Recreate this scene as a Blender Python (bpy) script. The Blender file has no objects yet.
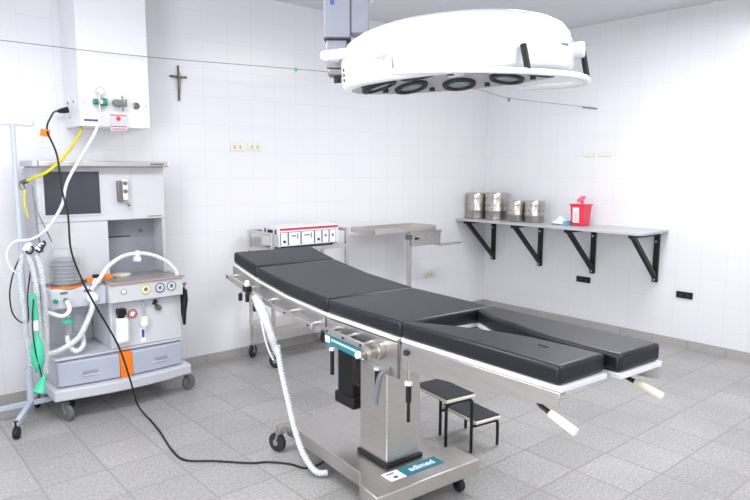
import bpy, bmesh, math, random
from mathutils import Vector, Matrix
random.seed(4)
C = bpy.context.scene.collection
S = bpy.context.scene
R = math.radians

# ------------------------------------------------------------------ camera, world, light, exposure
cam_d = bpy.data.cameras.new('camera'); cam = bpy.data.objects.new('camera', cam_d); C.objects.link(cam)
F_PX, PITCH, ROLL, YAW = 635.4955, 0.127328, 0.003392, 0.864132
cp, sp = math.cos(PITCH), math.sin(PITCH)
fw = Vector((math.cos(YAW)*cp, math.sin(YAW)*cp, -sp))
rt = fw.cross(Vector((0, 0, 1))).normalized(); up = rt.cross(fw)
rt2 = rt*math.cos(ROLL) + up*math.sin(ROLL); up2 = -rt*math.sin(ROLL) + up*math.cos(ROLL)
m3 = Matrix((rt2, up2, -fw)).transposed()
cam.matrix_world = Matrix.Translation((-5.35268, -4.4345, 1.485)) @ m3.to_4x4()
cam_d.sensor_width = 36; cam_d.lens = F_PX*36/750; cam_d.clip_start = 0.05
S.camera = cam
w = bpy.data.worlds.new('world'); S.world = w; w.use_nodes = True
w.node_tree.nodes['Background'].inputs[0].default_value = (0.92, 0.95, 1, 1)
w.node_tree.nodes['Background'].inputs[1].default_value = 0.5
S.view_settings.view_transform = 'Standard'; S.view_settings.look = 'None'
S.view_settings.gamma = 1; S.view_settings.exposure = -0.13

def area(name, loc, sx, sy, power, rot=(0, 0, 0), col=(1, 1, 1)):
    l = bpy.data.lights.new(name, 'AREA'); l.shape = 'RECTANGLE'; l.size = sx; l.size_y = sy
    l.energy = power; l.color = col
    o = bpy.data.objects.new(name, l); C.objects.link(o); o.location = loc; o.rotation_euler = rot
    return o
CEIL = 2.78
area('added_panel_light', (-1.6, -2.3, CEIL-.08), 1.2, .6, 54, col=(.975, .985, 1))  # overhead area lights added out of view to light the room
area('added_panel_light', (-4.6, -1.9, CEIL-.37), 1.2, .6, 40, col=(.975, .985, 1))
area('added_panel_light', (-3.2, -4.6, CEIL-.37), 1.2, .6, 40, col=(.975, .985, 1))
area('added_left_fill', (-6.43, -3.2, 1.6), 1.5, 1.4, 62, rot=(0, R(-90), 0), col=(.97, .985, 1))  # added fill light from the left, source unseen
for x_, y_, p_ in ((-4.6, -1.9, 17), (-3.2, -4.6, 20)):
    area('added_ceiling_fill', (x_, y_, CEIL-.30), 1.2, .6, p_, rot=(R(180), 0, 0), col=(1, .99, .98))  # upward fill added to brighten the ceiling

# ------------------------------------------------------------------ materials
def lin(c):
    c = c/255
    return c/12.92 if c <= .04045 else ((c+.055)/1.055)**2.4
def rgb(r, g, b): return (lin(r), lin(g), lin(b), 1)
def mat(name, col, rough=.5, metal=0, noise=0, nscale=20, bump=0, bscale=60, stretch=None, trans=0, alpha=1, emit=0, coat=0, ior=1.45):
    m = bpy.data.materials.new(name); m.use_nodes = True
    nt = m.node_tree; b = nt.nodes['Principled BSDF']
    b.inputs['Base Color'].default_value = col; b.inputs['Roughness'].default_value = rough
    b.inputs['Metallic'].default_value = metal; b.inputs['IOR'].default_value = ior
    if trans: b.inputs['Transmission Weight'].default_value = trans
    if coat: b.inputs['Coat Weight'].default_value = coat
    if alpha < 1: b.inputs['Alpha'].default_value = alpha
    if emit:
        b.inputs['Emission Color'].default_value = col; b.inputs['Emission Strength'].default_value = emit
    tc = nt.nodes.new('ShaderNodeTexCoord'); src = tc.outputs['Object']
    if stretch:
        mp = nt.nodes.new('ShaderNodeMapping'); mp.inputs['Scale'].default_value = stretch
        nt.links.new(src, mp.inputs['Vector']); src = mp.outputs['Vector']
    nz = nt.nodes.new('ShaderNodeTexNoise'); nz.inputs['Scale'].default_value = nscale; nz.inputs['Detail'].default_value = 5
    nt.links.new(src, nz.inputs['Vector'])
    mx = nt.nodes.new('ShaderNodeMix'); mx.data_type = 'RGBA'; mx.blend_type = 'MULTIPLY'
    mx.inputs['Factor'].default_value = 1
    ra = nt.nodes.new('ShaderNodeMapRange'); ra.inputs['From Min'].default_value = .3; ra.inputs['From Max'].default_value = .7
    ra.inputs['To Min'].default_value = 1-noise; ra.inputs['To Max'].default_value = 1
    nt.links.new(nz.outputs['Fac'], ra.inputs['Value'])
    mx.inputs['A'].default_value = col; nt.links.new(ra.outputs['Result'], mx.inputs['B'])
    nt.links.new(mx.outputs['Result'], b.inputs['Base Color'])
    if bump:
        n2 = nt.nodes.new('ShaderNodeTexNoise'); n2.inputs['Scale'].default_value = bscale; n2.inputs['Detail'].default_value = 4
        nt.links.new(src, n2.inputs['Vector'])
        bp = nt.nodes.new('ShaderNodeBump'); bp.inputs['Strength'].default_value = bump; bp.inputs['Distance'].default_value = .003
        nt.links.new(n2.outputs['Fac'], bp.inputs['Height']); nt.links.new(bp.outputs['Normal'], b.inputs['Normal'])
    return m

def tile_mat(name, tile, grout, period, origin, width, axes, rough=.3, speck=0, bump=.3, vary=.03, spscale=90):
    """grid of joints along two world axes; axes e.g. 'XY', 'XZ', 'YZ'"""
    m = bpy.data.materials.new(name); m.use_nodes = True
    nt = m.node_tree; N = nt.nodes; L = nt.links; b = N['Principled BSDF']
    geo = N.new('ShaderNodeNewGeometry'); sep = N.new('ShaderNodeSeparateXYZ'); L.new(geo.outputs['Position'], sep.inputs[0])
    def mth(op, a, c=None, d=None):
        n = N.new('ShaderNodeMath'); n.operation = op
        for i, v in enumerate((a, c, d)):
            if v is None: continue
            if isinstance(v, (int, float)): n.inputs[i].default_value = v
            else: L.new(v, n.inputs[i])
        return n.outputs[0]
    ds = []; ids = []
    for k, A in enumerate(axes):
        u = mth('DIVIDE', mth('SUBTRACT', sep.outputs[A], origin[k]), period[k])
        ids.append(mth('FLOOR', u))
        fr = mth('FRACT', u)
        ds.append(mth('MULTIPLY', mth('MINIMUM', fr, mth('SUBTRACT', 1.0, fr)), period[k]))
    d = mth('MINIMUM', ds[0], ds[1])
    mr = N.new('ShaderNodeMapRange'); mr.interpolation_type = 'SMOOTHSTEP'
    mr.inputs['From Min'].default_value = width*.35; mr.inputs['From Max'].default_value = width
    L.new(d, mr.inputs['Value'])
    cmb = N.new('ShaderNodeCombineXYZ'); L.new(ids[0], cmb.inputs[0]); L.new(ids[1], cmb.inputs[1])
    wn = N.new('ShaderNodeTexWhiteNoise'); L.new(cmb.outputs[0], wn.inputs['Vector'])
    v = mth('MULTIPLY_ADD', wn.outputs['Value'], -vary, 1.0)
    if speck:
        n1 = N.new('ShaderNodeTexNoise'); n1.inputs['Scale'].default_value = spscale; n1.inputs['Detail'].default_value = 6; n1.inputs['Roughness'].default_value = .8
        L.new(geo.outputs['Position'], n1.inputs['Vector'])
        r1 = N.new('ShaderNodeMapRange'); r1.inputs['From Min'].default_value = .36; r1.inputs['From Max'].default_value = .62
        r1.inputs['To Min'].default_value = 1-speck; r1.inputs['To Max'].default_value = 1+speck*.35
        L.new(n1.outputs['Fac'], r1.inputs['Value'])
        n2 = N.new('ShaderNodeTexNoise'); n2.inputs['Scale'].default_value = 2.2; n2.inputs['Detail'].default_value = 5
        L.new(geo.outputs['Position'], n2.inputs['Vector'])
        r2 = N.new('ShaderNodeMapRange'); r2.inputs['From Min'].default_value = .3; r2.inputs['From Max'].default_value = .7
        r2.inputs['To Min'].default_value = .88; r2.inputs['To Max'].default_value = 1.04
        L.new(n2.outputs['Fac'], r2.inputs['Value'])
        v = mth('MULTIPLY', mth('MULTIPLY', v, r1.outputs[0]), r2.outputs[0])
    vs = N.new('ShaderNodeVectorMath'); vs.operation = 'SCALE'; vs.inputs[0].default_value = tile[:3]; L.new(v, vs.inputs['Scale'])
    mx = N.new('ShaderNodeMix'); mx.data_type = 'RGBA'; mx.inputs['A'].default_value = grout
    L.new(mr.outputs['Result'], mx.inputs['Factor']); L.new(vs.outputs[0], mx.inputs['B'])
    L.new(mx.outputs['Result'], b.inputs['Base Color'])
    b.inputs['Roughness'].default_value = rough
    if bump:
        bp = N.new('ShaderNodeBump'); bp.inputs['Strength'].default_value = bump; bp.inputs['Distance'].default_value = .002
        L.new(mr.outputs['Result'], bp.inputs['Height']); L.new(bp.outputs['Normal'], b.inputs['Normal'])
    return m

M = {}
M['floor'] = tile_mat('speckled_granite_tile', rgb(182, 180, 178), rgb(146, 143, 141), (.295, .3), (-1.47, -1.0), .0065, 'XY', rough=.42, speck=.40, vary=.13, spscale=70)
M['wallA'] = tile_mat('white_tile_back', rgb(238, 238, 242), rgb(230, 230, 235), (.2, .2), (-.02, .005), .0035, 'XZ', rough=.25, bump=.05, vary=.015)
M['wallB'] = tile_mat('white_tile_right', rgb(238, 238, 242), rgb(230, 230, 235), (.2, .2), (-.06, .005), .0035, 'YZ', rough=.25, bump=.05, vary=.015)
M['skirt'] = tile_mat('granite_skirting', rgb(184, 181, 178), rgb(150, 147, 144), (.3, .3), (-1.47, -1.0), .005, 'XY', rough=.4, speck=.22)
M['ceil'] = mat('ceiling_paint', rgb(228, 228, 234), .8, noise=.02)
M['white'] = mat('white_enamel', rgb(238, 238, 242), .28, noise=.02)
M['duct'] = mat('white_service_box_paint', rgb(243, 243, 247), .35, noise=.02)
M['mach'] = mat('machine_offwhite', rgb(205, 207, 211), .4, noise=.03)
M['mach_side'] = mat('machine_side_grey', rgb(190, 192, 198), .4, noise=.03)
M['mach_rec'] = mat('machine_recess_grey', rgb(150, 152, 160), .45, noise=.05)
M['drawer'] = mat('drawer_bluegrey', rgb(176, 181, 195), .4, noise=.03)
M['tray'] = mat('tray_lightgrey', rgb(200, 203, 210), .4, noise=.03)
M['screen'] = mat('dark_screen', rgb(66, 67, 76), .25, noise=.1, nscale=4)
M['steel'] = mat('brushed_steel', rgb(214, 210, 205), .34, 1, noise=.14, nscale=14, bump=.12, bscale=40, stretch=(1, 1, 14))
M['steel_h'] = mat('brushed_steel_flat', rgb(216, 212, 208), .36, 1, noise=.12, nscale=8, bump=.1, bscale=30, stretch=(1, 14, 14))
M['chrome'] = mat('polished_chrome', rgb(212, 210, 208), .24, 1, noise=.05)
M['dsteel'] = mat('aged_steel', rgb(150, 147, 142), .38, 1, noise=.2)
M['black'] = mat('black_plastic', rgb(22, 22, 24), .45, noise=.2)
M['pad'] = mat('navy_black_vinyl', rgb(25, 27, 34), .38, noise=.12, nscale=14, bump=.35, bscale=18)
M['padtop'] = M['pad']
M['white_p'] = mat('white_laminate', rgb(244, 244, 248), .3, noise=.02)
M['edge'] = mat('pale_edge_laminate', rgb(222, 222, 226), .35, noise=.03)
M['teal'] = mat('teal_sticker', rgb(36, 128, 140), .35, noise=.05)
M['orange'] = mat('orange_panel', rgb(244, 128, 28), .4, noise=.05)
M['rubber'] = mat('grey_rubber', rgb(110, 112, 116), .6, noise=.1)
M['drub'] = mat('dark_rubber', rgb(50, 51, 54), .55, noise=.15)
M['yellow'] = mat('yellow_hose', rgb(222, 212, 40), .4, noise=.05)
M['hose'] = mat('white_hose', rgb(228, 230, 234), .35, noise=.04)
M['clear'] = mat('clear_plastic', rgb(225, 230, 236), .12, noise=.02, trans=.75, ior=1.2)
M['clear_hose'] = mat('translucent_hose', rgb(232, 236, 240), .3, noise=.03, alpha=.45)
M['dome'] = mat('clear_dome', rgb(240, 244, 248), .05, noise=.01, alpha=.13)
M['film'] = mat('plastic_film', rgb(236, 238, 242), .2, noise=.1, bump=.8, bscale=60, trans=.4, ior=1.2)
M['green'] = mat('green_bag', rgb(82, 205, 165), .35, noise=.12, nscale=30)
M['dgreen'] = mat('green_plastic', rgb(30, 140, 100), .35, noise=.1)
M['red'] = mat('sharps_red', rgb(232, 62, 84), .35, noise=.04)
M['pink'] = mat('pink_lid', rgb(244, 96, 134), .35, noise=.04)
M['redtxt'] = mat('red_print', rgb(205, 60, 66), .5, noise=.02)
M['blue'] = mat('blue_print', rgb(72, 82, 150), .5, noise=.03)
M['lblue'] = mat('pole_pale_blue', rgb(196, 206, 220), .3, noise=.03)
M['grey'] = mat('grey_plastic', rgb(128, 130, 136), .45, noise=.05)
M['lamp_arm'] = mat('lamp_arm_grey', rgb(134, 138, 147), .4, noise=.03)
M['lampw'] = mat('lamp_white', rgb(240, 240, 244), .22, noise=.01, coat=.4)
M['lampu'] = mat('lamp_underside', rgb(205, 205, 210), .45, noise=.03)
M['glass'] = mat('lamp_glass', rgb(150, 172, 172), .15, noise=.2, nscale=40)
M['drumsteel'] = mat('drum_steel', rgb(196, 192, 184), .32, 1, noise=.2, nscale=10)
M['stone'] = mat('shelf_stone', rgb(196, 197, 200), .3, noise=.12, nscale=60)
M['bronze'] = mat('bronze', rgb(120, 104, 84), .45, .6, noise=.3)
M['cream'] = mat('cream_plate', rgb(236, 234, 214), .4, noise=.02)
M['anti'] = mat('ribbed_rubber_mat', rgb(52, 54, 60), .6, noise=.5, nscale=10, bump=.8, bscale=160)
M['lead'] = mat('worktop_grey', rgb(150, 147, 146), .35, noise=.06)
M['red_edge'] = mat('worktop_edge', rgb(186, 150, 140), .5, noise=.05)
M['bottle'] = mat('white_bottle', rgb(244, 244, 246), .35, noise=.02)
M['socket'] = mat('socket_beige', rgb(190, 186, 165), .5)
M['wire'] = mat('thin_wire', rgb(120, 122, 128), .5, noise=.05)
M['tissue'] = mat('tissue', rgb(240, 242, 246), .8, noise=.05, bump=.6)
M['lcyan'] = mat('pale_cyan_label', rgb(120, 190, 215), .4)

# ------------------------------------------------------------------ helpers
ORG = {}
def tag(o, label=None, cat=None, group=None, kind=None):
    if label: o['label'] = label
    if cat: o['category'] = cat
    if group: o['group'] = group
    if kind: o['kind'] = kind
    return o
def thing(name, label, cat, loc=(0, 0, 0), rz=0, group=None, local=False):
    o = bpy.data.objects.new(name, None); C.objects.link(o); o.location = loc; o.rotation_euler = (0, 0, rz)
    o.empty_display_size = .05
    ORG[o] = Vector((0, 0, 0)) if local else Vector(loc)
    return tag(o, label, cat, group)
def obj(name, bm, m, parent=None, bevel=0, origin=None, smooth=35, seg=2):
    org = ORG[parent] if parent else Vector(origin or (0, 0, 0))
    if org.length: bmesh.ops.translate(bm, verts=bm.verts, vec=-org)
    bmesh.ops.recalc_face_normals(bm, faces=bm.faces)
    me = bpy.data.meshes.new(name); bm.to_mesh(me); bm.free()
    me.materials.append(m)
    for p in me.polygons: p.use_smooth = True
    me.set_sharp_from_angle(angle=R(smooth))
    o = bpy.data.objects.new(name, me); C.objects.link(o)
    if parent: o.parent = parent; ORG[o] = org
    else: o.location = org; ORG[o] = org
    if bevel:
        b = o.modifiers.new('bevel', 'BEVEL'); b.width = bevel; b.segments = seg; b.limit_method = 'ANGLE'; b.angle_limit = R(40)
        b.harden_normals = False
    return o
def B(): return bmesh.new()
def box(bm, x0, x1, y0, y1, z0, z1, rot=None, piv=None):
    r = bmesh.ops.create_cube(bm, size=1)
    vs = r['verts']
    for v in vs:
        v.co = Vector(((x0+x1)/2+v.co.x*(x1-x0), (y0+y1)/2+v.co.y*(y1-y0), (z0+z1)/2+v.co.z*(z1-z0)))
    if rot is not None:
        p = Vector(piv or ((x0+x1)/2, (y0+y1)/2, (z0+z1)/2))
        bmesh.ops.rotate(bm, verts=vs, cent=p, matrix=rot)
    return bm
def frame(d):
    d = d.normalized(); a = Vector((0, 0, 1)) if abs(d.z) < .9 else Vector((1, 0, 0))
    u = d.cross(a).normalized(); return u, d.cross(u).normalized()
def cyl(bm, p0, p1, r0, r1=None, n=20, cap=True):
    r1 = r0 if r1 is None else r1
    p0 = Vector(p0); p1 = Vector(p1); u, v = frame(p1-p0)
    a = [bm.verts.new(p0+(u*math.cos(t)+v*math.sin(t))*r0) for t in [2*math.pi*i/n for i in range(n)]]
    b = [bm.verts.new(p1+(u*math.cos(t)+v*math.sin(t))*r1) for t in [2*math.pi*i/n for i in range(n)]]
    for i in range(n): bm.faces.new((a[i], a[(i+1) % n], b[(i+1) % n], b[i]))
    if cap: bm.faces.new(a[::-1]); bm.faces.new(b)
    return bm
def spline(pts, k=8):
    P = [Vector(p) for p in pts]
    if len(P) < 3: return P
    Q = [P[0]*2-P[1]]+P+[P[-1]*2-P[-2]]; out = []
    for i in range(1, len(Q)-2):
        for j in range(k):
            t = j/k; a, b, c, d = Q[i-1], Q[i], Q[i+1], Q[i+2]
            out.append(.5*((2*b)+(c-a)*t+(2*a-5*b+4*c-d)*t*t+(3*b-a-3*c+d)*t**3))
    return out+[P[-1]]
def tube(bm, pts, r, n=10, k=8, curve=True, rib=0, ribn=2, radii=None, closed=False):
    if curve: pts = spline(pts, k)
    pts = [Vector(p) for p in pts]
    if rib:
        L = [0]
        for i in range(1, len(pts)): L.append(L[-1]+(pts[i]-pts[i-1]).length)
        tot = L[-1]; m = int(tot/rib*4); q = []
        j = 0
        for i in range(m+1):
            s = tot*i/m
            while j < len(L)-2 and L[j+1] < s: j += 1
            t = (s-L[j])/max(L[j+1]-L[j], 1e-9); q.append(pts[j].lerp(pts[j+1], min(1, t)))
        pts = q
    rings = []; u = None; N = len(pts)
    for i, p in enumerate(pts):
        if closed: d = pts[(i+1) % N]-pts[i-1]
        else: d = pts[min(i+1, N-1)]-pts[max(i-1, 0)]
        if d.length < 1e-9: d = Vector((0, 0, 1))
        d.normalize()
        if u is None: u, _ = frame(d)
        u = (u-d*u.dot(d)).normalized(); v = d.cross(u)
        rr = r
        if rib: rr = r*(1 if i % 4 < 2 else .82)
        if radii:
            f = i/(N-1)*(len(radii)-1); a = int(min(f, len(radii)-2)); rr = radii[a]+(radii[a+1]-radii[a])*(f-a)
        rings.append([bm.verts.new(p+(u*math.cos(t)+v*math.sin(t))*rr) for t in [2*math.pi*q/n for q in range(n)]])
    cnt = N if closed else N-1
    for i in range(cnt):
        a, b = rings[i], rings[(i+1) % N]
        for j in range(n): bm.faces.new((a[j], a[(j+1) % n], b[(j+1) % n], b[j]))
    if not closed: bm.faces.new(rings[0][::-1]); bm.faces.new(rings[-1])
    return bm
def lathe(bm, prof, c, n=40, axis=(0, 0, 1), sx=1, sy=1):
    c = Vector(c); d = Vector(axis).normalized()
    if abs(d.z) > .999: u, v = Vector((1, 0, 0)), Vector((0, 1, 0))
    else: u, v = frame(d)
    rings = []
    for r, z in prof:
        if r < 1e-6: rings.append([bm.verts.new(c+d*z)])
        else: rings.append([bm.verts.new(c+d*z+u*math.cos(t)*r*sx+v*math.sin(t)*r*sy) for t in [2*math.pi*i/n for i in range(n)]])
    for a, b in zip(rings, rings[1:]):
        if len(a) == 1 and len(b) == 1: continue
        for i in range(n):
            j = (i+1) % n
            if len(a) == 1: bm.faces.new((a[0], b[i], b[j]))
            elif len(b) == 1: bm.faces.new((a[i], a[j], b[0]))
            else: bm.faces.new((a[i], a[j], b[j], b[i]))
    return bm
def prism(bm, poly, a, b, axis='z'):
    """poly in the two other axes, in order (x,y) for z, (x,z) for y, (y,z) for x"""
    def P(p, t): return {'z': (p[0], p[1], t), 'y': (p[0], t, p[1]), 'x': (t, p[0], p[1])}[axis]
    v0 = [bm.verts.new(P(p, a)) for p in poly]; v1 = [bm.verts.new(P(p, b)) for p in poly]
    n = len(poly)
    bm.faces.new(v0[::-1]); bm.faces.new(v1)
    for i in range(n): bm.faces.new((v0[i], v0[(i+1) % n], v1[(i+1) % n], v1[i]))
    return bm
def text(name, s, size, m, parent, loc, xdir, ydir, ext=.0006, bold=0, label=None):
    cu = bpy.data.curves.new(name, 'FONT'); cu.body = s; cu.size = size; cu.extrude = ext; cu.offset = bold
    cu.align_x = 'CENTER'; cu.align_y = 'CENTER'
    t = bpy.data.objects.new('tmp', cu); C.objects.link(t)
    bpy.context.view_layer.update()
    me = bpy.data.meshes.new_from_object(t.evaluated_get(bpy.context.evaluated_depsgraph_get()))
    bpy.data.objects.remove(t); bpy.data.curves.remove(cu)
    x = Vector(xdir).normalized(); y = Vector(ydir).normalized(); z = x.cross(y)
    mt = Matrix((x, y, z)).transposed().to_4x4(); mt.translation = Vector(loc)-(ORG[parent] if parent else Vector())
    me.transform(mt); me.materials.clear(); me.materials.append(m)
    o = bpy.data.objects.new(name, me); C.objects.link(o); o.parent = parent; ORG[o] = ORG[parent]
    if label: o['label'] = label
    return o
def caster(parent, x, y, z, r, mt, mm, fork=M['chrome'] if 'chrome' in M else None, ang=0, w=.022, off=.02, name='caster'):
    """wheel touching z; fork up to z+2r+.02"""
    ca, sa = math.cos(ang), math.sin(ang)
    bm = B(); cx, cy = x+ca*off, y+sa*off; n = Vector((-sa, ca, 0)); c = Vector((cx, cy, z+r))
    lathe(bm, [(0, -w/2), (r*.75, -w/2), (r*.95, -w/2*.8), (r, -w/4), (r, w/4), (r*.95, w/2*.8), (r*.75, w/2), (0, w/2)], c, 28, axis=n)
    wh = obj(name, bm, mt, parent)
    bm = B()
    for s in (-1, 1):
        q = c+n*s*(w/2+.004)
        prism_pts = [c+n*s*(w/2+.003)]
        cyl(bm, c+n*s*(w/2), c+n*s*(w/2+.004), r*.32, n=16)
        cyl(bm, q, Vector((x, y, z+2*r+.008))+n*s*(w/2+.004), .007, n=8)
    box(bm, x-w*.8, x+w*.8, y-w*.8, y+w*.8, z+2*r+.003, z+2*r+.012)
    cyl(bm, (x, y, z+2*r+.008), (x, y, z+2*r+.03), .009, n=12)
    obj('fork', bm, mm, wh, bevel=.001)
    return wh

# ------------------------------------------------------------------ room
X0, Y0 = -6.5, -5.6
def struct(name, bm, m): return tag(obj(name, bm, m), kind='structure')
struct('floor', box(B(), X0-.1, .1, Y0-.1, .1, -.1, 0), M['floor'])
struct('ceiling', box(B(), X0-.1, .1, Y0-.1, .1, CEIL, CEIL+.1), M['ceil'])
struct('wall_back', box(B(), X0-.1, .1, 0, .1, 0, CEIL), M['wallA'])
struct('wall_right', box(B(), 0, .1, Y0-.1, 0, 0, CEIL), M['wallB'])
struct('wall_left', box(B(), X0-.1, X0, Y0, 0, 0, CEIL), M['wallB'])
struct('wall_front', box(B(), X0-.1, .1, Y0-.1, Y0, 0, CEIL), M['wallA'])
struct('baseboard_back', box(B(), X0, 0, -.012, 0, 0, .07), M['skirt'])
struct('baseboard_right', box(B(), -.012, 0, Y0, -.012, 0, .07), M['skirt'])

bm = B()
for a, b, c_, d in ((-3.98, -3.93, .87, 2.33), (-2.47, -2.42, .87, 2.33), (-3.93, -2.47, .87, .92), (-3.93, -2.47, 2.28, 2.33), (-3.225, -3.175, .92, 2.28)): box(bm, X0, X0+.05, a, b, c_, d)
win = struct('added_window_1', bm, M['white'])  # window added out of view as a source for the left fill
obj('added_glow_pane', box(B(), X0+.012, X0+.018, -3.93, -2.47, .92, 2.28), mat('added_glowing_glass', (.9, .95, 1, 1), .4, emit=1.5), win)  # emissive pane of the added window

# ------------------------------------------------------------------ wall mounted service box
t = thing('gas_service_box', 'tall white box on the back wall with a gas and vacuum outlet panel', 'service box', (-3.96, -.16, 1.735))
obj('housing', box(B(), -4.176, -3.75, -.32, -.001, 1.735, CEIL-.001), M['duct'], t, bevel=.004)
obj('outlet_panel', box(B(), -4.165, -3.76, -.323, -.32, 1.83, 1.915), M['white'], t, bevel=.001)
o = obj('blue_label_strip', box(B(), -4.155, -4.07, -.3215, -.32, 1.765, 1.778), M['blue'], t)
for x in (-4.148, -3.775): obj('screw', cyl(B(), (x, -.323, 1.875), (x, -.326, 1.875), .004, n=10), M['grey'], t)
bm = B(); lathe(bm, [(0, 0), (.021, 0), (.021, .010), (.015, .014), (.015, .006), (.006, .006), (.006, .02), (0, .02)], (-3.84, -.323, 1.873), 24, axis=(0, -1, 0))
obj('air_outlet', bm, M['dsteel'], t)
for y, z in ((-.10, 1.885), (-.10, 1.845), (-.22, 1.885)):
    obj('socket', box(B(), -4.181, -4.176, y-.02, y+.02, z-.013, z+.013), M['white'], t, bevel=.001)
obj('green_switch', box(B(), -4.184, -4.181, -.235, -.215, 1.878, 1.892), M['dgreen'], t)
obj('green_switch', box(B(), -4.184, -4.181, -.11, -.09, 1.878, 1.892), M['dgreen'], t)
obj('red_marking', box(B(), -4.177, -4.176, -.13, -.08, 1.795, 1.799), M['redtxt'], t)
obj('red_marking', box(B(), -4.177, -4.176, -.12, -.09, 1.81, 1.813), M['redtxt'], t)

t = thing('oxygen_regulator', 'green and chrome oxygen regulator with a round gauge, plugged into the service box', 'regulator', (-4.05, -.34, 1.88))
bm = B(); cyl(bm, (-4.07, -.323, 1.88), (-4.07, -.385, 1.88), .015); cyl(bm, (-4.07, -.355, 1.82), (-4.07, -.355, 1.925), .008)
obj('body', bm, M['chrome'], t, bevel=.001)
bm = B(); lathe(bm, [(0, 0), (.022, 0), (.024, .01), (.022, .035), (0, .037)], (-4.062, -.36, 1.88), 20, axis=(1, -.25, 0)); obj('green_knob', bm, M['dgreen'], t)
bm = B(); lathe(bm, [(0, 0), (.018, 0), (.018, .02), (0, .02)], (-4.085, -.36, 1.88), 20, axis=(-1, -.1, 0)); obj('flow_dial', bm, M['dgreen'], t)
bm = B(); lathe(bm, [(0, 0), (.024, 0), (.024, .02), (.019, .02), (.019, .014), (0, .014)], (-4.066, -.35, 1.947), 24, axis=(0, -1, 0)); g = obj('gauge', bm, M['chrome'], t)
bm = B(); lathe(bm, [(0, .0145), (.0188, .0145), (.0188, .0148), (0, .0148)], (-4.066, -.35, 1.947), 24, axis=(0, -1, 0)); gf = obj('gauge_face', bm, M['white_p'], g)

t = thing('suction_regulator', 'grey suction regulator on the service box beside the green one', 'regulator', (-3.962, -.34, 1.88))
bm = B(); lathe(bm, [(0, 0), (.018, 0), (.024, .012), (.024, .04), (.016, .052), (0, .055)], (-3.947, -.375, 1.876), 24, axis=(-1, -.2, .05)); obj('bowl', bm, M['grey'], t)
bm = B(); cyl(bm, (-3.947, -.323, 1.876), (-3.947, -.40, 1.876), .012); cyl(bm, (-3.940, -.375, 1.83), (-3.940, -.375, 1.925), .006); cyl(bm, (-3.927, -.375, 1.86), (-3.927, -.375, 1.905), .014); obj('body', bm, M['dsteel'], t)

t = thing('warning_tag', 'translucent tag with red print hanging under the suction regulator', 'tag', (-3.992, -.36, 1.72))
obj('card', box(B(), -4.017, -3.917, -.37, -.368, 1.712, 1.812), M['film'], t)
obj('red_border', box(B(), -4.017, -3.917, -.372, -.370, 1.803, 1.808), M['redtxt'], t)
obj('red_border', box(B(), -4.017, -3.917, -.372, -.370, 1.735, 1.740), M['redtxt'], t)
bm = B(); cyl(bm, (-3.967, -.370, 1.785), (-3.967, -.372, 1.785), .014); obj('red_symbol', bm, M['redtxt'], t)
bm = B()
for i in range(7): box(bm, -4.007+i*.012, -4.000+i*.012, -.372, -.370, 1.718, 1.726)
obj('printed_line', bm, M['redtxt'], t)
obj('string', cyl(B(), (-3.952, -.369, 1.812), (-3.944, -.375, 1.86), .0012, n=6), M['hose'], t)

# crucifix
t = thing('crucifix', 'small bronze crucifix hanging on the back wall', 'crucifix', (-3.412, -.005, 1.96))
bm = B(); box(bm, -3.418, -3.406, -.012, -.001, 1.96, 2.205); box(bm, -3.477, -3.350, -.012, -.001, 2.12, 2.132); obj('cross', bm, M['bronze'], t, bevel=.002)
bm = B()
tube(bm, [(-3.412, -.02, 2.145), (-3.412, -.022, 2.10), (-3.412, -.022, 2.06), (-3.410, -.02, 2.01)], .006, radii=[.006, .010, .007, .004])
tube(bm, [(-3.465, -.018, 2.135), (-3.43, -.02, 2.118), (-3.412, -.022, 2.112), (-3.394, -.02, 2.118), (-3.36, -.018, 2.135)], .004, radii=[.003, .004, .005, .004, .003])
bmesh.ops.create_uvsphere(bm, u_segments=10, v_segments=8, radius=.008, matrix=Matrix.Translation((-3.412, -.022, 2.148)))
obj('figure', bm, M['dsteel'], t)

# thin wire across the room
t = thing('hanging_wire', 'thin grey wire stretched across the room in front of the back wall', 'wire', (-5, -.03, 2.23))
obj('strand', tube(B(), [(-5.9, -.36, 2.18), (-4.581, -.36, 2.177), (-3.75, -.36, 2.18), (-2.241, -.36, 2.228), (-.867, -.5, 2.213), (-.556, -.7, 2.131), (-.012, -1.15, 2.055)], .0022, n=6), M['wire'], t)
obj('green_tape', box(B(), -2.66, -2.642, -.366, -.350, 2.20, 2.225), M['green'], t)
obj('hook', tube(B(), [(-.001, -1.12, 2.055), (-.02, -1.16, 2.05), (-.012, -1.22, 2.04), (-.012, -1.27, 2.03)], .006), M['grey'], t)
o = obj('wire_knot', box(B(), -.564, -.548, -.708, -.692, 2.10, 2.135), M['grey'], t)

# outlets on walls
def outlet(name, label, cat, x0, x1, y0, y1, z0, z1, m, m2, group=None, along='x'):
    t = thing(name, label, cat, ((x0+x1)/2, (y0+y1)/2, z0), group=group)
    obj('cover_plate', box(B(), x0, x1, y0, y1, z0, z1), m, t, bevel=.003)
    zc = (z0+z1)/2; h = (z1-z0)*.22
    if along == 'x':
        for k in (.3, .7):
            x = x0+(x1-x0)*k; obj('socket', box(B(), x-.007, x+.007, y0-.002, y0, zc-h, zc+h), m2, t)
    else:
        for k in (.3, .7):
            y = y0+(y1-y0)*k; obj('socket', box(B(), x0-.002, x0, y-.012, y+.012, zc-h, zc+h), m2, t)
outlet('wall_outlet', 'cream double socket left of its twin, below the wire on the back wall', 'outlet', -3.02, -2.90, -.009, -.001, 1.615, 1.675, M['cream'], M['socket'])
outlet('wall_outlet', 'cream double socket on the back wall, right of its twin', 'outlet', -2.87, -2.75, -.009, -.001, 1.618, 1.678, M['cream'], M['socket'])
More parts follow.
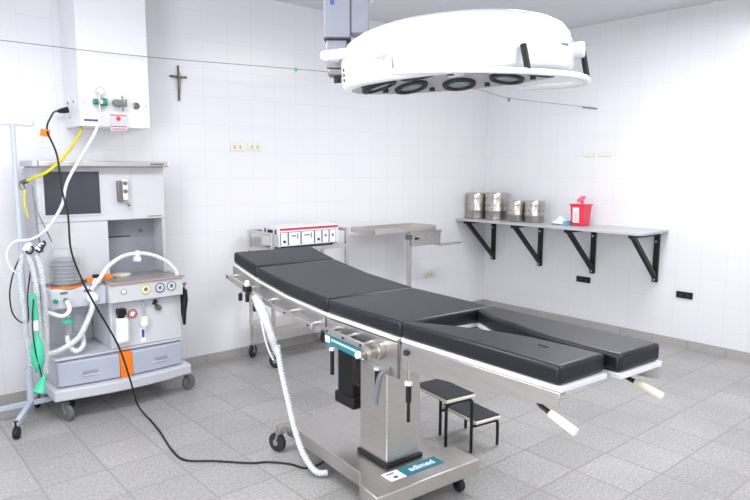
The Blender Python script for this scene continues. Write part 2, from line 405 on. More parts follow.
outlet('wall_outlet', 'low cream socket on the back wall behind the instrument stand', 'outlet', -.915, -.80, -.009, -.001, .40, .465, M['cream'], M['socket'])
outlet('wall_switch', 'pale blank switch plate high on the right wall, nearer the corner', 'switch', -.008, -.001, -1.265, -1.145, 1.60, 1.64, M['cream'], M['white'], along='y')
outlet('wall_switch', 'pale switch plate high on the right wall, farther from the corner', 'switch', -.008, -.001, -1.43, -1.31, 1.60, 1.64, M['cream'], M['white'], along='y')
outlet('wall_outlet', 'black outlet low on the right wall under the third shelf bracket', 'outlet', -.012, -.001, -1.28, -1.135, .425, .48, M['black'], M['drub'], along='y')
outlet('wall_outlet', 'black outlet low on the right wall beyond the end of the shelf', 'outlet', -.012, -.001, -2.215, -2.08, .42, .475, M['black'], M['drub'], along='y')

# ------------------------------------------------------------------ wall shelf and what stands on it
SZ = .98
bm = B()
r_ = .05
poly = [(-.001, -.002), (-.48, -.002), (-.48, -1.985+r_)] + [(-.48+r_-r_*math.cos(a), -1.985+r_-r_*math.sin(a)) for a in [math.pi/2*i/6 for i in range(1, 7)]] + [(-.001, -1.985)]
prism(bm, poly, SZ-.022, SZ)
tag(obj('wall_shelf', bm, M['stone'], bevel=.003, origin=(-.2, -1, SZ-.02)), 'long grey stone shelf across the right wall carrying steel drums', 'shelf')
names = ['black steel bracket under the shelf, nearest the corner', 'black steel shelf bracket, second from the corner', 'black steel shelf bracket, third from the corner, under the red bin', 'black steel bracket under the rounded free end of the shelf']
for y, lb in zip((-.13, -.72, -1.30, -1.895), names):
    t = thing('shelf_bracket', lb, 'bracket', (-.02, y, .52), group='brackets under the wall shelf')
    b2 = SZ-.023
    obj('wall_bar', box(B(), -.03, -.001, y-.022, y+.022, .525, b2), M['black'], t, bevel=.002)
    obj('top_bar', box(B(), -.475, -.0305, y-.022, y+.022, b2-.026, b2), M['black'], t, bevel=.002)
    bm = B()
    prism(bm, [(-.45, b2-.0265), (-.395, b2-.0265), (-.031, .60), (-.031, .552)], y-.018, y+.018, 'y')
    obj('diagonal_brace', bm, M['black'], t, bevel=.002)
    for z in (.545, .875): obj('bolt', lathe(B(), [(0, 0), (.009, 0), (.009, .004), (0, .006)], (-.03, y, z), 14, axis=(-1, 0, 0)), M['chrome'], t)

def drum(x, y, r, h, label, ribs=True):
    t = thing('sterilizing_drum', label, 'sterilizing drum', (x, y, SZ), group='steel drums on the wall shelf')
    bm = B(); lathe(bm, [(0, .002), (r*.97, .002), (r, .006), (r, h*.30), (r*1.015, h*.31), (r*1.015, h*.36), (r, h*.37), (r, h*.80), (0, h*.80)], (x, y, SZ), 40)
    obj('body', bm, M['drumsteel'], t)
    bm = B(); lathe(bm, [(r*1.01, h*.805), (r*1.03, h*.805), (r*1.03, h*.95), (r*.98, h), (r*.5, h*1.01), (0, h*1.01)], (x, y, SZ), 40); lathe(bm, [(0, h*.806), (r*1.01, h*.806)], (x, y, SZ), 40)
    obj('lid', bm, M['drumsteel'], t)
    bm = B(); a = R(215); c = Vector((x+math.cos(a)*r, y+math.sin(a)*r, SZ+h*.78)); d = Vector((math.cos(a), math.sin(a), 0)); n = Vector((-d.y, d.x, 0))
    tube(bm, [c-n*.015, c-n*.015+d*.012, c+n*.015+d*.012, c+n*.015], .003, curve=False, n=8)
    obj('clasp', bm, M['dsteel'], t)
    bm = B()
    for k in range(12):
        a = 2*math.pi*k/12; c = Vector((x+math.cos(a)*(r+.001), y+math.sin(a)*(r+.001), SZ+h*.55)); d = Vector((math.cos(a), math.sin(a), 0))
        cyl(bm, c-d*.004, c+d*.0015, .011 if r > .1 else .008, n=12)
    obj('vent_hole', bm, M['dsteel'], t)
drum(-.285, -.115, .10, .262, 'large steel sterilizing drum at the corner end of the shelf')
drum(-.231, -.329, .112, .268, 'large steel sterilizing drum second from the corner on the shelf')
drum(-.25, -.60, .092, .20, 'small steel drum on the shelf, next to the large ones')
drum(-.24, -.80, .092, .205, 'small steel drum on the shelf, farthest from the corner')
# sharps bin
t = thing('sharps_bin', 'red sharps bin with a white label and open pink lid on the shelf', 'sharps bin', (-.22, -1.28, SZ))
bm = B()
def taper(bm, cx, cy, z0, z1, w0, d0, w1, d1):
    v = []
    for z, w_, d_ in ((z0, w0, d0), (z1, w1, d1)):
        v.append([bm.verts.new((cx+sx*d_/2, cy+sy*w_/2, z)) for sx, sy in ((-1, -1), (1, -1), (1, 1), (-1, 1))])
    bm.faces.new(v[0][::-1]); bm.faces.new(v[1])
    for i in range(4): bm.faces.new((v[0][i], v[0][(i+1) % 4], v[1][(i+1) % 4], v[1][i]))
    return bm
obj('body', taper(bm, -.22, -1.28, SZ, SZ+.185, .125, .10, .15, .12), M['red'], t, bevel=.008)
obj('rim', box(B(), -.285, -.155, -1.36, -1.20, SZ+.18, SZ+.196), M['red'], t, bevel=.004)
obj('pink_flap', lathe(B(), [(0, 0), (.05, 0), (.054, .004), (.05, .008), (0, .009)], (-.19, -1.265, SZ+.235), 24, axis=(-.6, .3, .75), sx=.95, sy=.75), M['pink'], t)
obj('hinge_post', cyl(B(), (-.19, -1.275, SZ+.19), (-.19, -1.27, SZ+.235), .012, n=10), M['pink'], t)
obj('white_label', box(B(), -.286, -.277, -1.30, -1.24, SZ+.03, SZ+.165, rot=Matrix.Rotation(R(-3), 3, 'Y')), M['white_p'], t)
bm = B()
for k in range(5): box(bm, -.2875, -.2865, -1.29, -1.25, SZ+.05+k*.02, SZ+.054+k*.02)
obj('label_print', bm, M['redtxt'], t)
t = thing('tissue_pack', 'crumpled white tissue pack with a blue edge beside the red bin', 'tissue pack', (-.25, -1.12, SZ))
bm = B(); lathe(bm, [(0, 0), (.07, 0), (.085, .012), (.06, .03), (.03, .045), (.012, .07), (0, .075)], (-.26, -1.10, SZ), 22, sx=.8, sy=1.1)
for v in bm.verts: v.co += Vector((random.uniform(-.006, .006), random.uniform(-.008, .008), random.uniform(0, .006)))
obj('paper', bm, M['tissue'], t)
obj('blue_edge', box(B(), -.325, -.20, -1.195, -1.165, SZ, SZ+.04), M['lcyan'], t, bevel=.003)

# ------------------------------------------------------------------ anesthesia machine
t = thing('anesthesia_machine', 'off-white anesthesia machine on casters with a dark screen and orange stripe', 'medical machine', (-4.06, -.35, 0))
mach = t
# bowed base tray
def bowed(x0, x1, yb, yf, bow, n=12):
    return [(x0, yb)] + [(x0+(x1-x0)*i/n, yf-bow*math.sin(math.pi*i/n)) for i in range(n+1)] + [(x1, yb)]
obj('base_tray', prism(B(), bowed(-4.466, -3.63, -.07, -.55, .05), .135, .20), M['tray'], t, bevel=.008)
for x, y, a in ((-4.40, -.50, -1.2), (-3.635, -.47, 0.3), (-4.38, -.14, 2), (-3.70, -.14, 1)):
    w_ = caster(t, x, y, 0, .05, M['rubber'], M['rubber'], ang=a, w=.026, name='caster')
obj('drawer_housing', box(B(), -4.435, -3.672, -.49, -.09, .201, .362), M['mach_side'], t, bevel=.004)
# two drawers + orange stripe
def curved_front(x0, x1, z0, z1, d, bow_x0=-4.43, bow_x1=-3.676, bow=.03, yf=-.515):
    n = 8; poly = []
    for i in range(n+1):
        x = x0+(x1-x0)*i/n; u = (x-bow_x0)/(bow_x1-bow_x0); poly.append((x, yf-bow*math.sin(math.pi*u)-d))
    poly += [(x1, -.489), (x0, -.489)]
    return prism(B(), poly, z0, z1)
for x0, x1, hx in ((-4.432, -4.086, -4.25), (-4.01, -3.676, -3.835)):
    d = obj('drawer', curved_front(x0, x1, .206, .352, 0), M['drawer'], t, bevel=.006)
    u = (hx+4.43)/.754; y = -.515-.03*math.sin(math.pi*u)
    h = obj('handle_recess', box(B(), hx-.05, hx+.05, y-.003, y+.004, .262, .288), M['mach_rec'], d, bevel=.003)
    obj('handle_lip', box(B(), hx-.05, hx+.05, y-.006, y+.004, .254, .262), M['tray'], d, bevel=.002)
o = obj('orange_stripe', curved_front(-4.085, -4.011, .20, .356, .003), M['orange'], t, bevel=.004); o['label'] = 'bright orange stripe between the drawers'
# deck above drawers, back panel, side cabinet
obj('deck', box(B(), -4.44, -3.668, -.51, -.08, .3625, .372), M['tray'], t, bevel=.003)
obj('lower_back_panel', box(B(), -4.42, -4.12, -.14, -.10, .372, .80), M['mach_side'], t)
lc = obj('lower_cabinet', box(B(), -4.115, -3.66, -.495, -.10, .3725, .665), M['mach'], t, bevel=.008)
# desk with controls
dk = obj('control_desk', box(B(), -4.13, -3.665, -.545, -.20, .668, .789), M['mach'], t, bevel=.008)
obj('worktop', box(B(), -4.135, -3.66, -.555, -.20, .7895, .797), M['lead'], t, bevel=.002)
obj('worktop_edge_strip', box(B(), -4.135, -3.66, -.559, -.5555, .787, .797), M['red_edge'], t)
def ring(c, r, wd, m, par, ax=(0, -1, 0), name='dial_ring'):
    bm = B(); lathe(bm, [(r-wd, 0), (r-wd, .002), (r, .002), (r, 0)], c, 24, axis=ax); return obj(name, bm, m, par)
for x, z, mr in ((-3.91, .735, M['yellow']), (-3.82, .735, M['blue']), (-3.745, .738, M['grey'])):
    g = obj('pressure_gauge', lathe(B(), [(0, 0), (.026, 0), (.026, .005), (0, .005)], (x, -.545, z), 24, axis=(0, -1, 0)), M['white_p'], t)
    ring((x, -.549, z), .030, .007, mr, g)
    bm = B(); lathe(bm, [(.0, .0), (.013, 0), (.013, .003), (0, .003)], (x, -.550, z), 16, axis=(0, -1, 0)); obj('dial_hub', bm, M['grey'], g)
    obj('needle', box(B(), x-.001, x+.001, -.5545, -.5532, z, z+.02, rot=Matrix.Rotation(.6, 3, 'Y')), M['black'], g)
g = obj('power_button', lathe(B(), [(0, 0), (.016, 0), (.016, .004), (0, .006)], (-4.045, -.545, .738), 20, axis=(0, -1, 0)), M['white_p'], t)
ring((-4.045, -.549, .738), .017, .004, M['grey'], g)
# lower cabinet fittings
g = obj('oxygen_gauge', lathe(B(), [(0, 0), (.03, 0), (.03, .012), (0, .012)], (-3.985, -.495, .585), 24, axis=(0, -1, 0)), M['white_p'], t)
ring((-3.985, -.507, .585), .030, .008, M['redtxt'], g); ring((-3.985, -.508, .585), .019, .004, M['dgreen'], g)
obj('valve_knob', lathe(B(), [(0, 0), (.02, 0), (.018, .022), (0, .024)], (-3.82, -.495, .60), 20, axis=(0, -1, 0)), M['dsteel'], t)
obj('valve_lever', box(B(), -3.85, -3.83, -.515, -.495, .62, .655, rot=Matrix.Rotation(.4, 3, 'Y')), M['black'], t, bevel=.003)
bm = B(); cyl(bm, (-3.918, -.515, .56), (-3.918, -.515, .66), .009); obj('flow_tube', bm, M['clear'], t)
bm = B(); lathe(bm, [(0, 0), (.022, 0), (.026, .015), (.022, .05), (.01, .06), (0, .06)], (-3.918, -.522, .50), 20); obj('flow_valve', bm, M['white_p'], t)
bm = B(); box(bm, -3.935, -3.905, -.4975, -.495, .39, .49); p = obj('label_plate', bm, M['white_p'], t)
obj('blue_print', box(B(), -3.929, -3.911, -.4985, -.4975, .42, .47), M['blue'], p)
# upper cabinet as frame around the recess
obj('upper_cabinet', box(B(), -4.45, -3.685, -.35, -.08, 1.158, 1.49), M['mach'], t, bevel=.006)
obj('left_cabinet', box(B(), -4.45, -4.055, -.35, -.141, .80, 1.157), M['mach'], t, bevel=.004)
obj('left_side_panel', box(B(), -4.456, -4.4505, -.345, -.09, .80, 1.48), M['mach_side'], t)
obj('right_pillar', box(B(), -3.71, -3.685, -.35, -.08, .7975, 1.157), M['mach_side'], t, bevel=.003)
rc = obj('recess_panel', box(B(), -4.054, -3.7105, -.20, -.09, .7975, 1.157), M['mach_rec'], t)
obj('recess_slot', box(B(), -4.02, -3.87, -.203, -.2005, 1.035, 1.042), M['drub'], rc)
ring((-3.80, -.2005, 1.07), .012, .004, M['drub'], rc, name='socket_ring')
obj('recess_hole', cyl(B(), (-4.04, -.2005, 1.045), (-4.04, -.204, 1.045), .010, n=12), M['drub'], rc)
obj('cabinet_seam', box(B(), -3.902, -3.899, -.3515, -.3502, 1.16, 1.488), M['mach_side'], t)
s_ = obj('screen', box(B(), -4.408, -4.095, -.356, -.3505, 1.206, 1.462), M['screen'], t, bevel=.003)
bm = B()
for a, b, c_, d in ((-4.42, -4.083, 1.462, 1.472), (-4.42, -4.083, 1.196, 1.206), (-4.42, -4.408, 1.206, 1.462), (-4.095, -4.083, 1.206, 1.462)): box(bm, a, b, -.3555, -.3505, c_, d)
obj('screen_bezel', bm, M['tray'], t)
v = obj('vaporizer_bracket', box(B(), -3.995, -3.965, -.385, -.3505, 1.275, 1.405), M['dsteel'], t, bevel=.004)
obj('bracket_plate', box(B(), -3.965, -3.935, -.388, -.3505, 1.285, 1.41), M['white'], v, bevel=.003)
for z in (1.39, 1.34): obj('bracket_knob', lathe(B(), [(0, 0), (.013, 0), (.012, .008), (0, .01)], (-3.952, -.389, z), 16, axis=(0, -1, 0)), M['dsteel'], v)
obj('bracket_hook', tube(B(), [(-3.955, -.375, 1.285), (-3.945, -.385, 1.265), (-3.93, -.385, 1.25), (-3.93, -.375, 1.27)], .006, n=8), M['dsteel'], v)
# top shelf
sh = obj('top_shelf', box(B(), -4.445, -3.69, -.43, -.09, 1.492, 1.524), M['steel_h'], t, bevel=.004)
obj('shelf_end_cap', box(B(), -4.475, -4.4455, -.42, -.09, 1.490, 1.526), M['tray'], t, bevel=.006)
obj('shelf_end_cap', box(B(), -3.6895, -3.672, -.42, -.09, 1.490, 1.526), M['cream'], t, bevel=.005)
bm = B()
for k in range(6): box(bm, -3.80+k*.014, -3.79+k*.014, -.4312, -.43, 1.503, 1.512)
obj('maker_mark', bm, M['drub'], sh)
bm = B()
for k in range(7): box(bm, -3.80+k*.013, -3.792+k*.013, -.3512, -.35, 1.171, 1.178)
obj('model_mark', bm, M['drub'], t)
# bellows assembly
bx, by = -4.335, -.42
obj('bellows_shelf', box(B(), -4.44, -4.13, -.50, -.3505, .665, .785), M['tray'], t, bevel=.01)
bm = B(); lathe(bm, [(.082, 0), (.082, .205), (.070, .222), (0, .225), (0, .221), (.068, .218), (.079, .203), (.079, 0)], (bx, by, .79), 32)
obj('bellows_dome', bm, M['dome'], t)
bm = B(); pr = [(0, 0)]
for k in range(6): z = .01+k*.022; pr += [(.070, z), (.070, z+.006), (.052, z+.011), (.052, z+.014)]
pr += [(.07, .145), (.06, .155), (0, .155)]
lathe(bm, pr, (bx, by, .80), 28); obj('bellows', bm, M['grey'], t)
obj('bellows_base_ring', lathe(B(), [(0, 0), (.09, 0), (.09, .012), (0, .012)], (bx, by, .7855), 32), M['orange'], t)
bm = B(); lathe(bm, [(0, 0), (.09, 0), (.09, .010), (0, .010)], (bx, by, .80), 32); obj('bellows_clamp_ring', bm, M['dsteel'], t)
obj('orange_lever', box(B(), -4.235, -4.085, -.49, -.46, .812, .838, rot=Matrix.Rotation(R(-3), 3, 'Y')), M['orange'], t, bevel=.004)
bm = B(); cyl(bm, (-4.20, -.45, .755), (-4.135, -.45, .755), .045, n=24); obj('flow_sensor_housing', bm, M['grey'], t)
bm = B(); lathe(bm, [(0, 0), (.028, 0), (.032, .01), (.03, .03), (.015, .045), (0, .05)], (-4.18, -.47, .79), 20); obj('adjusting_valve', bm, M['white'], t)
obj('valve_cap', box(B(), -4.20, -4.165, -.495, -.465, .83, .85), M['black'], t, bevel=.004)
for x in (-4.37, -4.24): obj('module_vent', box(B(), x-.02, x+.02, -.5025, -.50, .755, .767), M['dsteel'], t)
for x in (-4.42, -4.365): obj('green_port', cyl(B(), (x, -.50, .72), (x, -.53, .72), .012, n=14), M['dgreen'], t)
bm = B(); lathe(bm, [(0, 0), (.03, 0), (.034, .012), (.03, .03), (0, .034)], (-4.22, -.50, .72), 22, axis=(0, -1, 0)); obj('hose_port', bm, M['white_p'], t)
# absorber canister
bm = B(); lathe(bm, [(0, 0), (.045, 0), (.05, .01), (.05, .13), (.055, .135), (.055, .15), (.04, .165), (0, .165)], (-4.29, -.40, .495), 24); obj('absorber_canister', bm, M['clear'], t)
bm = B(); lathe(bm, [(0, 0), (.03, 0), (.03, .02), (0, .02)], (-4.345, -.46, .575), 20); obj('green_clip', bm, M['green'], t)
bm = B(); cyl(bm, (-4.345, -.46, .50), (-4.345, -.46, .665), .016); obj('water_trap', bm, M['clear'], t)
bm = B(); tube(bm, [(-4.22, -.53, .715), (-4.235, -.545, .65), (-4.27, -.53, .56), (-4.31, -.50, .48), (-4.40, -.47, .42), (-4.46, -.44, .40)], .017, rib=.012, n=12); obj('breathing_hose', bm, M['hose'], t)
bm = B(); tube(bm, [(-4.355, -.46, .50), (-4.35, -.47, .44), (-4.315, -.48, .40), (-4.275, -.48, .43), (-4.27, -.46, .49)], .016, rib=.012, n=12); obj('breathing_hose', bm, M['hose'], t)
bm = B(); tube(bm, [(-4.365, -.53, .72), (-4.36, -.56, .67), (-4.40, -.56, .64), (-4.46, -.50, .66)], .012, n=10); obj('breathing_hose', bm, M['hose'], t)
# hose arching over the desk
bm = B(); tube(bm, [(-4.22, -.51, .765), (-4.17, -.52, .83), (-4.10, -.47, .892), (-3.983, -.42, .94), (-3.858, -.42, .942), (-3.754, -.45, .90), (-3.70, -.49, .84), (-3.685, -.51, .79)], .014, rib=.011, n=12)
obj('breathing_hose', bm, M['hose'], t)
bm = B(); cyl(bm, (-3.905, -.42, .90), (-3.905, -.42, .965), .013); cyl(bm, (-3.93, -.42, .912), (-3.89, -.42, .906), .017); obj('hose_connector', bm, M['white_p'], t)
# things at the machine
t = thing('specimen_dish', 'small cream dish on the anesthesia machine worktop', 'dish', (-3.98, -.36, .797))
obj('dish', lathe(B(), [(0, 0), (.04, 0), (.045, .012), (.04, .018), (0, .016)], (-3.98, -.33, .7972), 24, sx=1.3), M['cream'], t)
t = thing('plastic_bottle', 'white plastic bottle with a black cap hung on the machine cabinet', 'bottle', (-4.065, -.53, .41))
obj('bottle_body', box(B(), -4.10, -4.025, -.565, -.4975, .415, .575), M['bottle'], t, bevel=.02, seg=4)
bm = B(); cyl(bm, (-4.062, -.53, .57), (-4.062, -.53, .592), .022); box(bm, -4.085, -4.035, -.555, -.505, .592, .63); obj('bottle_cap', bm, M['black'], t, bevel=.003)
t = thing('black_cuff_strap', 'black strap hanging at the right edge of the machine desk', 'strap', (-3.65, -.5, .46))
bm = B(); prism(bm, [(-.55, .70), (-.50, .71), (-.46, .66), (-.475, .55), (-.50, .46), (-.512, .46), (-.53, .55), (-.56, .64)], -3.658, -3.64, 'x'); obj('strap_band', bm, M['black'], t, bevel=.004)
obj('strap_peg', cyl(B(), (-3.664, -.51, .735), (-3.63, -.51, .735), .008, n=12), M['grey'], t)
obj('strap_loop', tube(B(), [(-3.648, -.51, .735), (-3.645, -.515, .72), (-3.648, -.51, .70)], .004, n=8), M['black'], t)

# ------------------------------------------------------------------ pole on casters left of the machine
t = thing('iv_pole', 'pale metal drip pole with a T top on a wheeled foot, left of the machine', 'iv pole', (-4.54, -.31, 0))
px, py = -4.54, -.31
obj('pole', cyl(B(), (px, py, .09), (px, py, 1.725), .013, n=16), M['lblue'], t)
obj('pole_sleeve', cyl(B(), (px, py, .075), (px, py, .30), .02, n=16), M['lblue'], t)
bm = B(); tube(bm, [(px-.11, py, 1.75), (px-.10, py, 1.725), (px, py, 1.727), (px+.10, py, 1.725), (px+.11, py, 1.75)], .005, n=8); obj('top_hooks', bm, M['lblue'], t)
for ang in (R(-115), R(0), R(180), R(65)):
    L_ = .34 if abs(ang) > .1 else .22
    d = Vector((math.cos(ang), math.sin(ang), 0)); n = Vector((-d.y, d.x, 0)); c = Vector((px, py, .085))
    if ang > 1 and ang < 2: L_ = .16
    bm = B(); v = []
    for q, w2, h2 in ((c, .016, .014), (c+d*L_, .012, .011)):
        v.append([bm.verts.new(q+n*a*w2+Vector((0, 0, b*h2))) for a, b in ((-1, -1), (1, -1), (1, 1), (-1, 1))])
    bm.faces.new(v[0][::-1]); bm.faces.new(v[1])
    for i in range(4): bm.faces.new((v[0][i], v[0][(i+1) % 4], v[1][(i+1) % 4], v[1][i]))
    leg = obj('leg', bm, M['lblue'], t, bevel=.002)
    e = c+d*(L_-.01)
    bm = B(); lathe(bm, [(0, -.02), (.024, -.018), (.034, -.008), (.034, .008), (.024, .018), (0, .02)], (e.x, e.y, .034), 20, axis=n); cyl(bm, (e.x, e.y, .034), (e.x, e.y, .10), .012, n=12)
    obj('caster', bm, M['black'], leg)

# hoses and bits hung on the pole / machine's left
t = thing('breathing_circuit', 'bundle of translucent corrugated hoses hanging between pole and machine', 'breathing hoses', (-4.525, -0.480, .2))
for k, pts in enumerate([
    [(-4.505, -.52, 1.0), (-4.492, -.55, .9), (-4.484, -.55, .7), (-4.488, -.55, .5), (-4.50, -.54, .32)],
    [(-4.545, -.53, 1.0), (-4.532, -.585, .85), (-4.53, -.59, .7), (-4.525, -.59, .55), (-4.515, -.58, .36)],
    [(-4.56, -.44, 1.0), (-4.585, -.47, .88), (-4.58, -.48, .7), (-4.57, -.47, .5), (-4.555, -.47, .36)]]):
    obj('corrugated_hose', tube(B(), pts, .0155, rib=.012, n=12), M['clear_hose'], t)
for x, y, z in ((-4.495, -0.510, 1.02), (-4.545, -0.450, 1.02)):
    obj('y_connector', lathe(B(), [(0, 0), (.02, 0), (.02, .03), (.012, .05), (0, .05)], (x, y, z), 16, axis=(.4, -.2, .6)), M['white_p'], t)
bm = B()
for x, y, z in ((-4.490, -0.530, 1.03), (-4.530, -0.490, 1.02), (-4.475, -0.520, 1.05)):
    tube(bm, [(x-.02, y, z), (x-.005, y-.02, z-.012), (x+.015, y-.015, z+.01), (x+.01, y, z+.025)], .006, n=8)
obj('black_clip', bm, M['black'], t)
t = thing('resuscitator_bag', 'green rubber ventilation bag hanging beside the pole', 'breathing bag', (-4.560, -0.640, .36))
bm = B(); lathe(bm, [(0, .24), (.014, .24), (.016, .20), (.032, .17), (.040, .11), (.038, .06), (.022, .02), (.010, 0), (0, 0)], (-4.558, -0.645, .36), 18, sx=.9, sy=.8)
obj('bag', bm, M['green'], t)
obj('collar', cyl(B(), (-4.558, -0.645, .60), (-4.558, -0.645, .66), .014, n=14), M['white_p'], t)
bm = B(); cyl(bm, (-4.560, -0.645, .66), (-4.565, -0.645, .80), .019, n=14); obj('upper_sleeve', bm, M['green'], t)
obj('strap', tube(B(), [(-4.565, -0.670, .78), (-4.580, -0.675, .65), (-4.575, -0.675, .5), (-4.555, -0.670, .38), (-4.550, -0.670, .34)], .0035, n=6), M['black'], t)
t = thing('green_mask', 'small green mask dangling low beside the pole', 'mask', (-4.555, -0.630, .25))
bm = B(); lathe(bm, [(.018, .10), (.022, .07), (.038, .03), (.050, 0), (.044, 0), (.03, .03), (.014, .07), (.012, .10), (.018, .10)], (-4.560, -0.630, .245), 16, axis=(.35, .1, .9), sx=1, sy=.7)
obj('mask_cone', bm, M['green'], t)

t = thing('yellow_gas_hose', 'yellow gas hose sagging from the service box to the pole', 'hose', (-4.3, -.3, 1.4))
obj('tube', tube(B(), [(-4.145, -.20, 1.735), (-4.16, -.27, 1.71), (-4.233, -.35, 1.619), (-4.328, -.44, 1.529), (-4.407, -.44, 1.459), (-4.50, -.34, 1.405)], .0085, n=12), M['yellow'], t)
obj('hose_coupling', tube(B(), [(-4.49, -.35, 1.41), (-4.515, -.325, 1.395), (-4.51, -.33, 1.36)], .014, n=10), M['dsteel'], t)
obj('hose_tail', tube(B(), [(-4.505, -.34, 1.36), (-4.512, -.35, 1.28), (-4.50, -.35, 1.20)], .006, n=8), M['yellow'], t)
t = thing('thin_sample_lines', 'thin dark and clear lines hanging from the pole hook', 'sample lines', (-4.450, -0.370, 1.0))
obj('clear_line', tube(B(), [(-4.470, -0.360, 1.38), (-4.460, -0.380, 1.25), (-4.432, -0.420, 1.15), (-4.410, -0.470, 1.06)], .004, n=6), M['dsteel'], t)
obj('dark_line', tube(B(), [(-4.470, -0.370, 1.38), (-4.467, -0.380, 1.25), (-4.462, -0.400, 1.10), (-4.452, -0.440, 1.0)], .005, n=6), M['grey'], t)
t = thing('white_oxygen_hose', 'white oxygen hose looping from the green regulator past the screen to the pole', 'hose', (-4.3, -.4, .9))
obj('tube', tube(B(), [(-4.068, -.355, 1.82), (-4.085, -.38, 1.76), (-4.156, -.44, 1.648), (-4.312, -.50, 1.414), (-4.352, -.50, 1.272), (-4.428, -.48, 1.143), (-4.496, -.42, 1.08), (-4.576, -.36, 1.063), (-4.618, -.35, 1.008), (-4.612, -.35, .93), (-4.58, -.36, .88)], .009, n=12), M['hose'], t)
t = thing('power_cable', 'black power cable from the service box socket over the machine to the table base', 'cable', (-4.1, -.8, 0))
obj('cord', tube(B(), [(-4.20, -.10, 1.833), (-4.27, -.16, 1.825), (-4.33, -.30, 1.785), (-4.387, -.42, 1.697), (-4.363, -.50, 1.556), (-4.36, -.55, 1.36), (-4.344, -.58, 1.219), (-4.349, -.62, 1.024), (-4.305, -.64, .851), (-4.242, -.64, .697), (-4.131, -.66, .443), (-4.085, -.70, .238), (-4.055, -.72, .08), (-4.02, -.76, .008),
    (-4.022, -.82, .006), (-4.047, -1.041, .006), (-4.09, -1.308, .006), (-4.086, -1.463, .006), (-3.975, -1.571, .006), (-3.849, -1.706, .006), (-3.774, -1.755, .006), (-3.701, -1.845, .006), (-3.667, -1.93, .006), (-3.60, -1.965, .02), (-3.56, -1.98, .06)], .0055, n=8), M['black'], t)
obj('plug', tube(B(), [(-4.182, -.10, 1.845), (-4.20, -.10, 1.840), (-4.235, -.12, 1.832), (-4.25, -.14, 1.828)], .016, radii=[.019, .019, .014, .007], n=14), M['black'], t)
obj('orange_tag', box(B(), -4.425, -4.375, -.43, -.427, 1.66, 1.70, rot=Matrix.Rotation(R(8), 3, 'Y')), M['orange'], t)
t = thing('looped_black_lead', 'black lead looping down to the left of the drip pole', 'cable', (-4.6, -.35, .5))
obj('cord', tube(B(), [(-4.55, -.33, .97), (-4.59, -.36, .90), (-4.62, -.36, .78), (-4.615, -.36, .66), (-4.58, -.37, .60), (-4.54, -.38, .60), (-4.53, -.36, .75), (-4.51, -.38, .90), (-4.51, -.40, .99)], .004, n=8), M['black'], t)

# ------------------------------------------------------------------ steel cart with electrosurgical unit
t = thing('instrument_cart', 'steel trolley with rails and casters against the back wall', 'cart', (-2.58, -.27, 0))
CX0, CX1, CY0, CY1 = -2.925, -2.235, -.43, -.10
for x in (CX0, CX1):
    for y in (CY0, CY1):
        obj('post', box(B(), x-.012, x+.012, y-.012, y+.012, .135, 1.015), M['steel'], t, bevel=.002)
        caster(t, x, y, 0, .052, M['drub'], M['chrome'], ang=R(-60) if y < -.2 else R(30), w=.024, off=.012)
for x in (CX0, CX1): obj('side_rail', box(B(), x-.011, x+.011, CY0+.0125, CY1-.0125, .99, 1.014), M['steel'], t, bevel=.002)
obj('back_rail', box(B(), CX0+.0125, CX1-.0125, CY1-.011, CY1+.011, .99, 1.014), M['steel'], t, bevel=.002)
obj('shelf', box(B(), CX0-.014, CX1+.014, CY0-.014, CY1+.014, .862, .888), M['steel_h'], t, bevel=.002)
obj('shelf', box(B(), CX0-.014, CX1+.014, CY0-.014, CY1+.014, .275, .30), M['steel_h'], t, bevel=.002)
obj('shelf_rim', box(B(), CX0-.016, CX1+.016, CY0-.018, CY0-.0145, .265, .315), M['steel_h'], t)
t = thing('electrosurgical_unit', 'white electrosurgical unit with a red stripe and blue-edged front panels on the cart', 'medical device', (-2.57, -.27, .888))
E0, E1, EY = -2.85, -2.295, -.405
obj('case', box(B(), E0, E1, EY, -.15, .898, 1.052), M['white'], t, bevel=.008)
for x in (E0+.05, E1-.05):
    for y in (EY+.03, -.18): obj('foot', cyl(B(), (x, y, .8885), (x, y, .899), .014, n=12), M['black'], t)
obj('red_stripe', box(B(), E0+.008, E1-.01, EY-.003, EY, 1.024, 1.040), M['redtxt'], t)
obj('black_front_base', box(B(), E0+.01, E1-.02, EY-.003, EY, .899, .904), M['black'], t)
xs = [(.015, .075), (.085, .19), (.20, .315), (.325, .385), (.395, .455), (.463, .525)]
for i, (a, b) in enumerate(xs):
    p = obj('front_panel', box(B(), E0+a, E0+b, EY-.003, EY-.0002, .915, 1.008), M['white_p'], t)
    bm = B()
    box(bm, E0+a-.004, E0+a, EY-.0035, EY-.0002, .912, 1.010); box(bm, E0+b-.002, E0+b+.002, EY-.0035, EY-.0002, .912, 1.010); box(bm, E0+a, E0+b, EY-.0035, EY-.0002, 1.008, 1.011)
    obj('panel_border', bm, M['blue'], p)
    if i in (0, 3): obj('connector', cyl(B(), (E0+(a+b)/2, EY-.0035, .94), (E0+(a+b)/2, EY-.010, .94), .010, n=14), M['black'], p)
    elif i in (1, 2):
        obj('display', box(B(), E0+a+.025, E0+b-.04, EY-.0042, EY-.0032, .975, .985), M['grey'], p)
        obj('button_row', box(B(), E0+b-.03, E0+b-.022, EY-.0042, EY-.0032, .955, .995), M['dgreen'], p)
    else: obj('display', box(B(), E0+a+.02, E0+b-.02, EY-.0042, EY-.0032, .955, .975), M['grey'], p)
for y in (-.36, -.21): obj('side_slot', box(B(), E0-.003, E0, y-.008, y+.008, .995, 1.03), M['black'], t)
obj('side_handle', box(B(), E0-.006, E0, -.32, -.25, 1.0, 1.025), M['black'], t, bevel=.002)

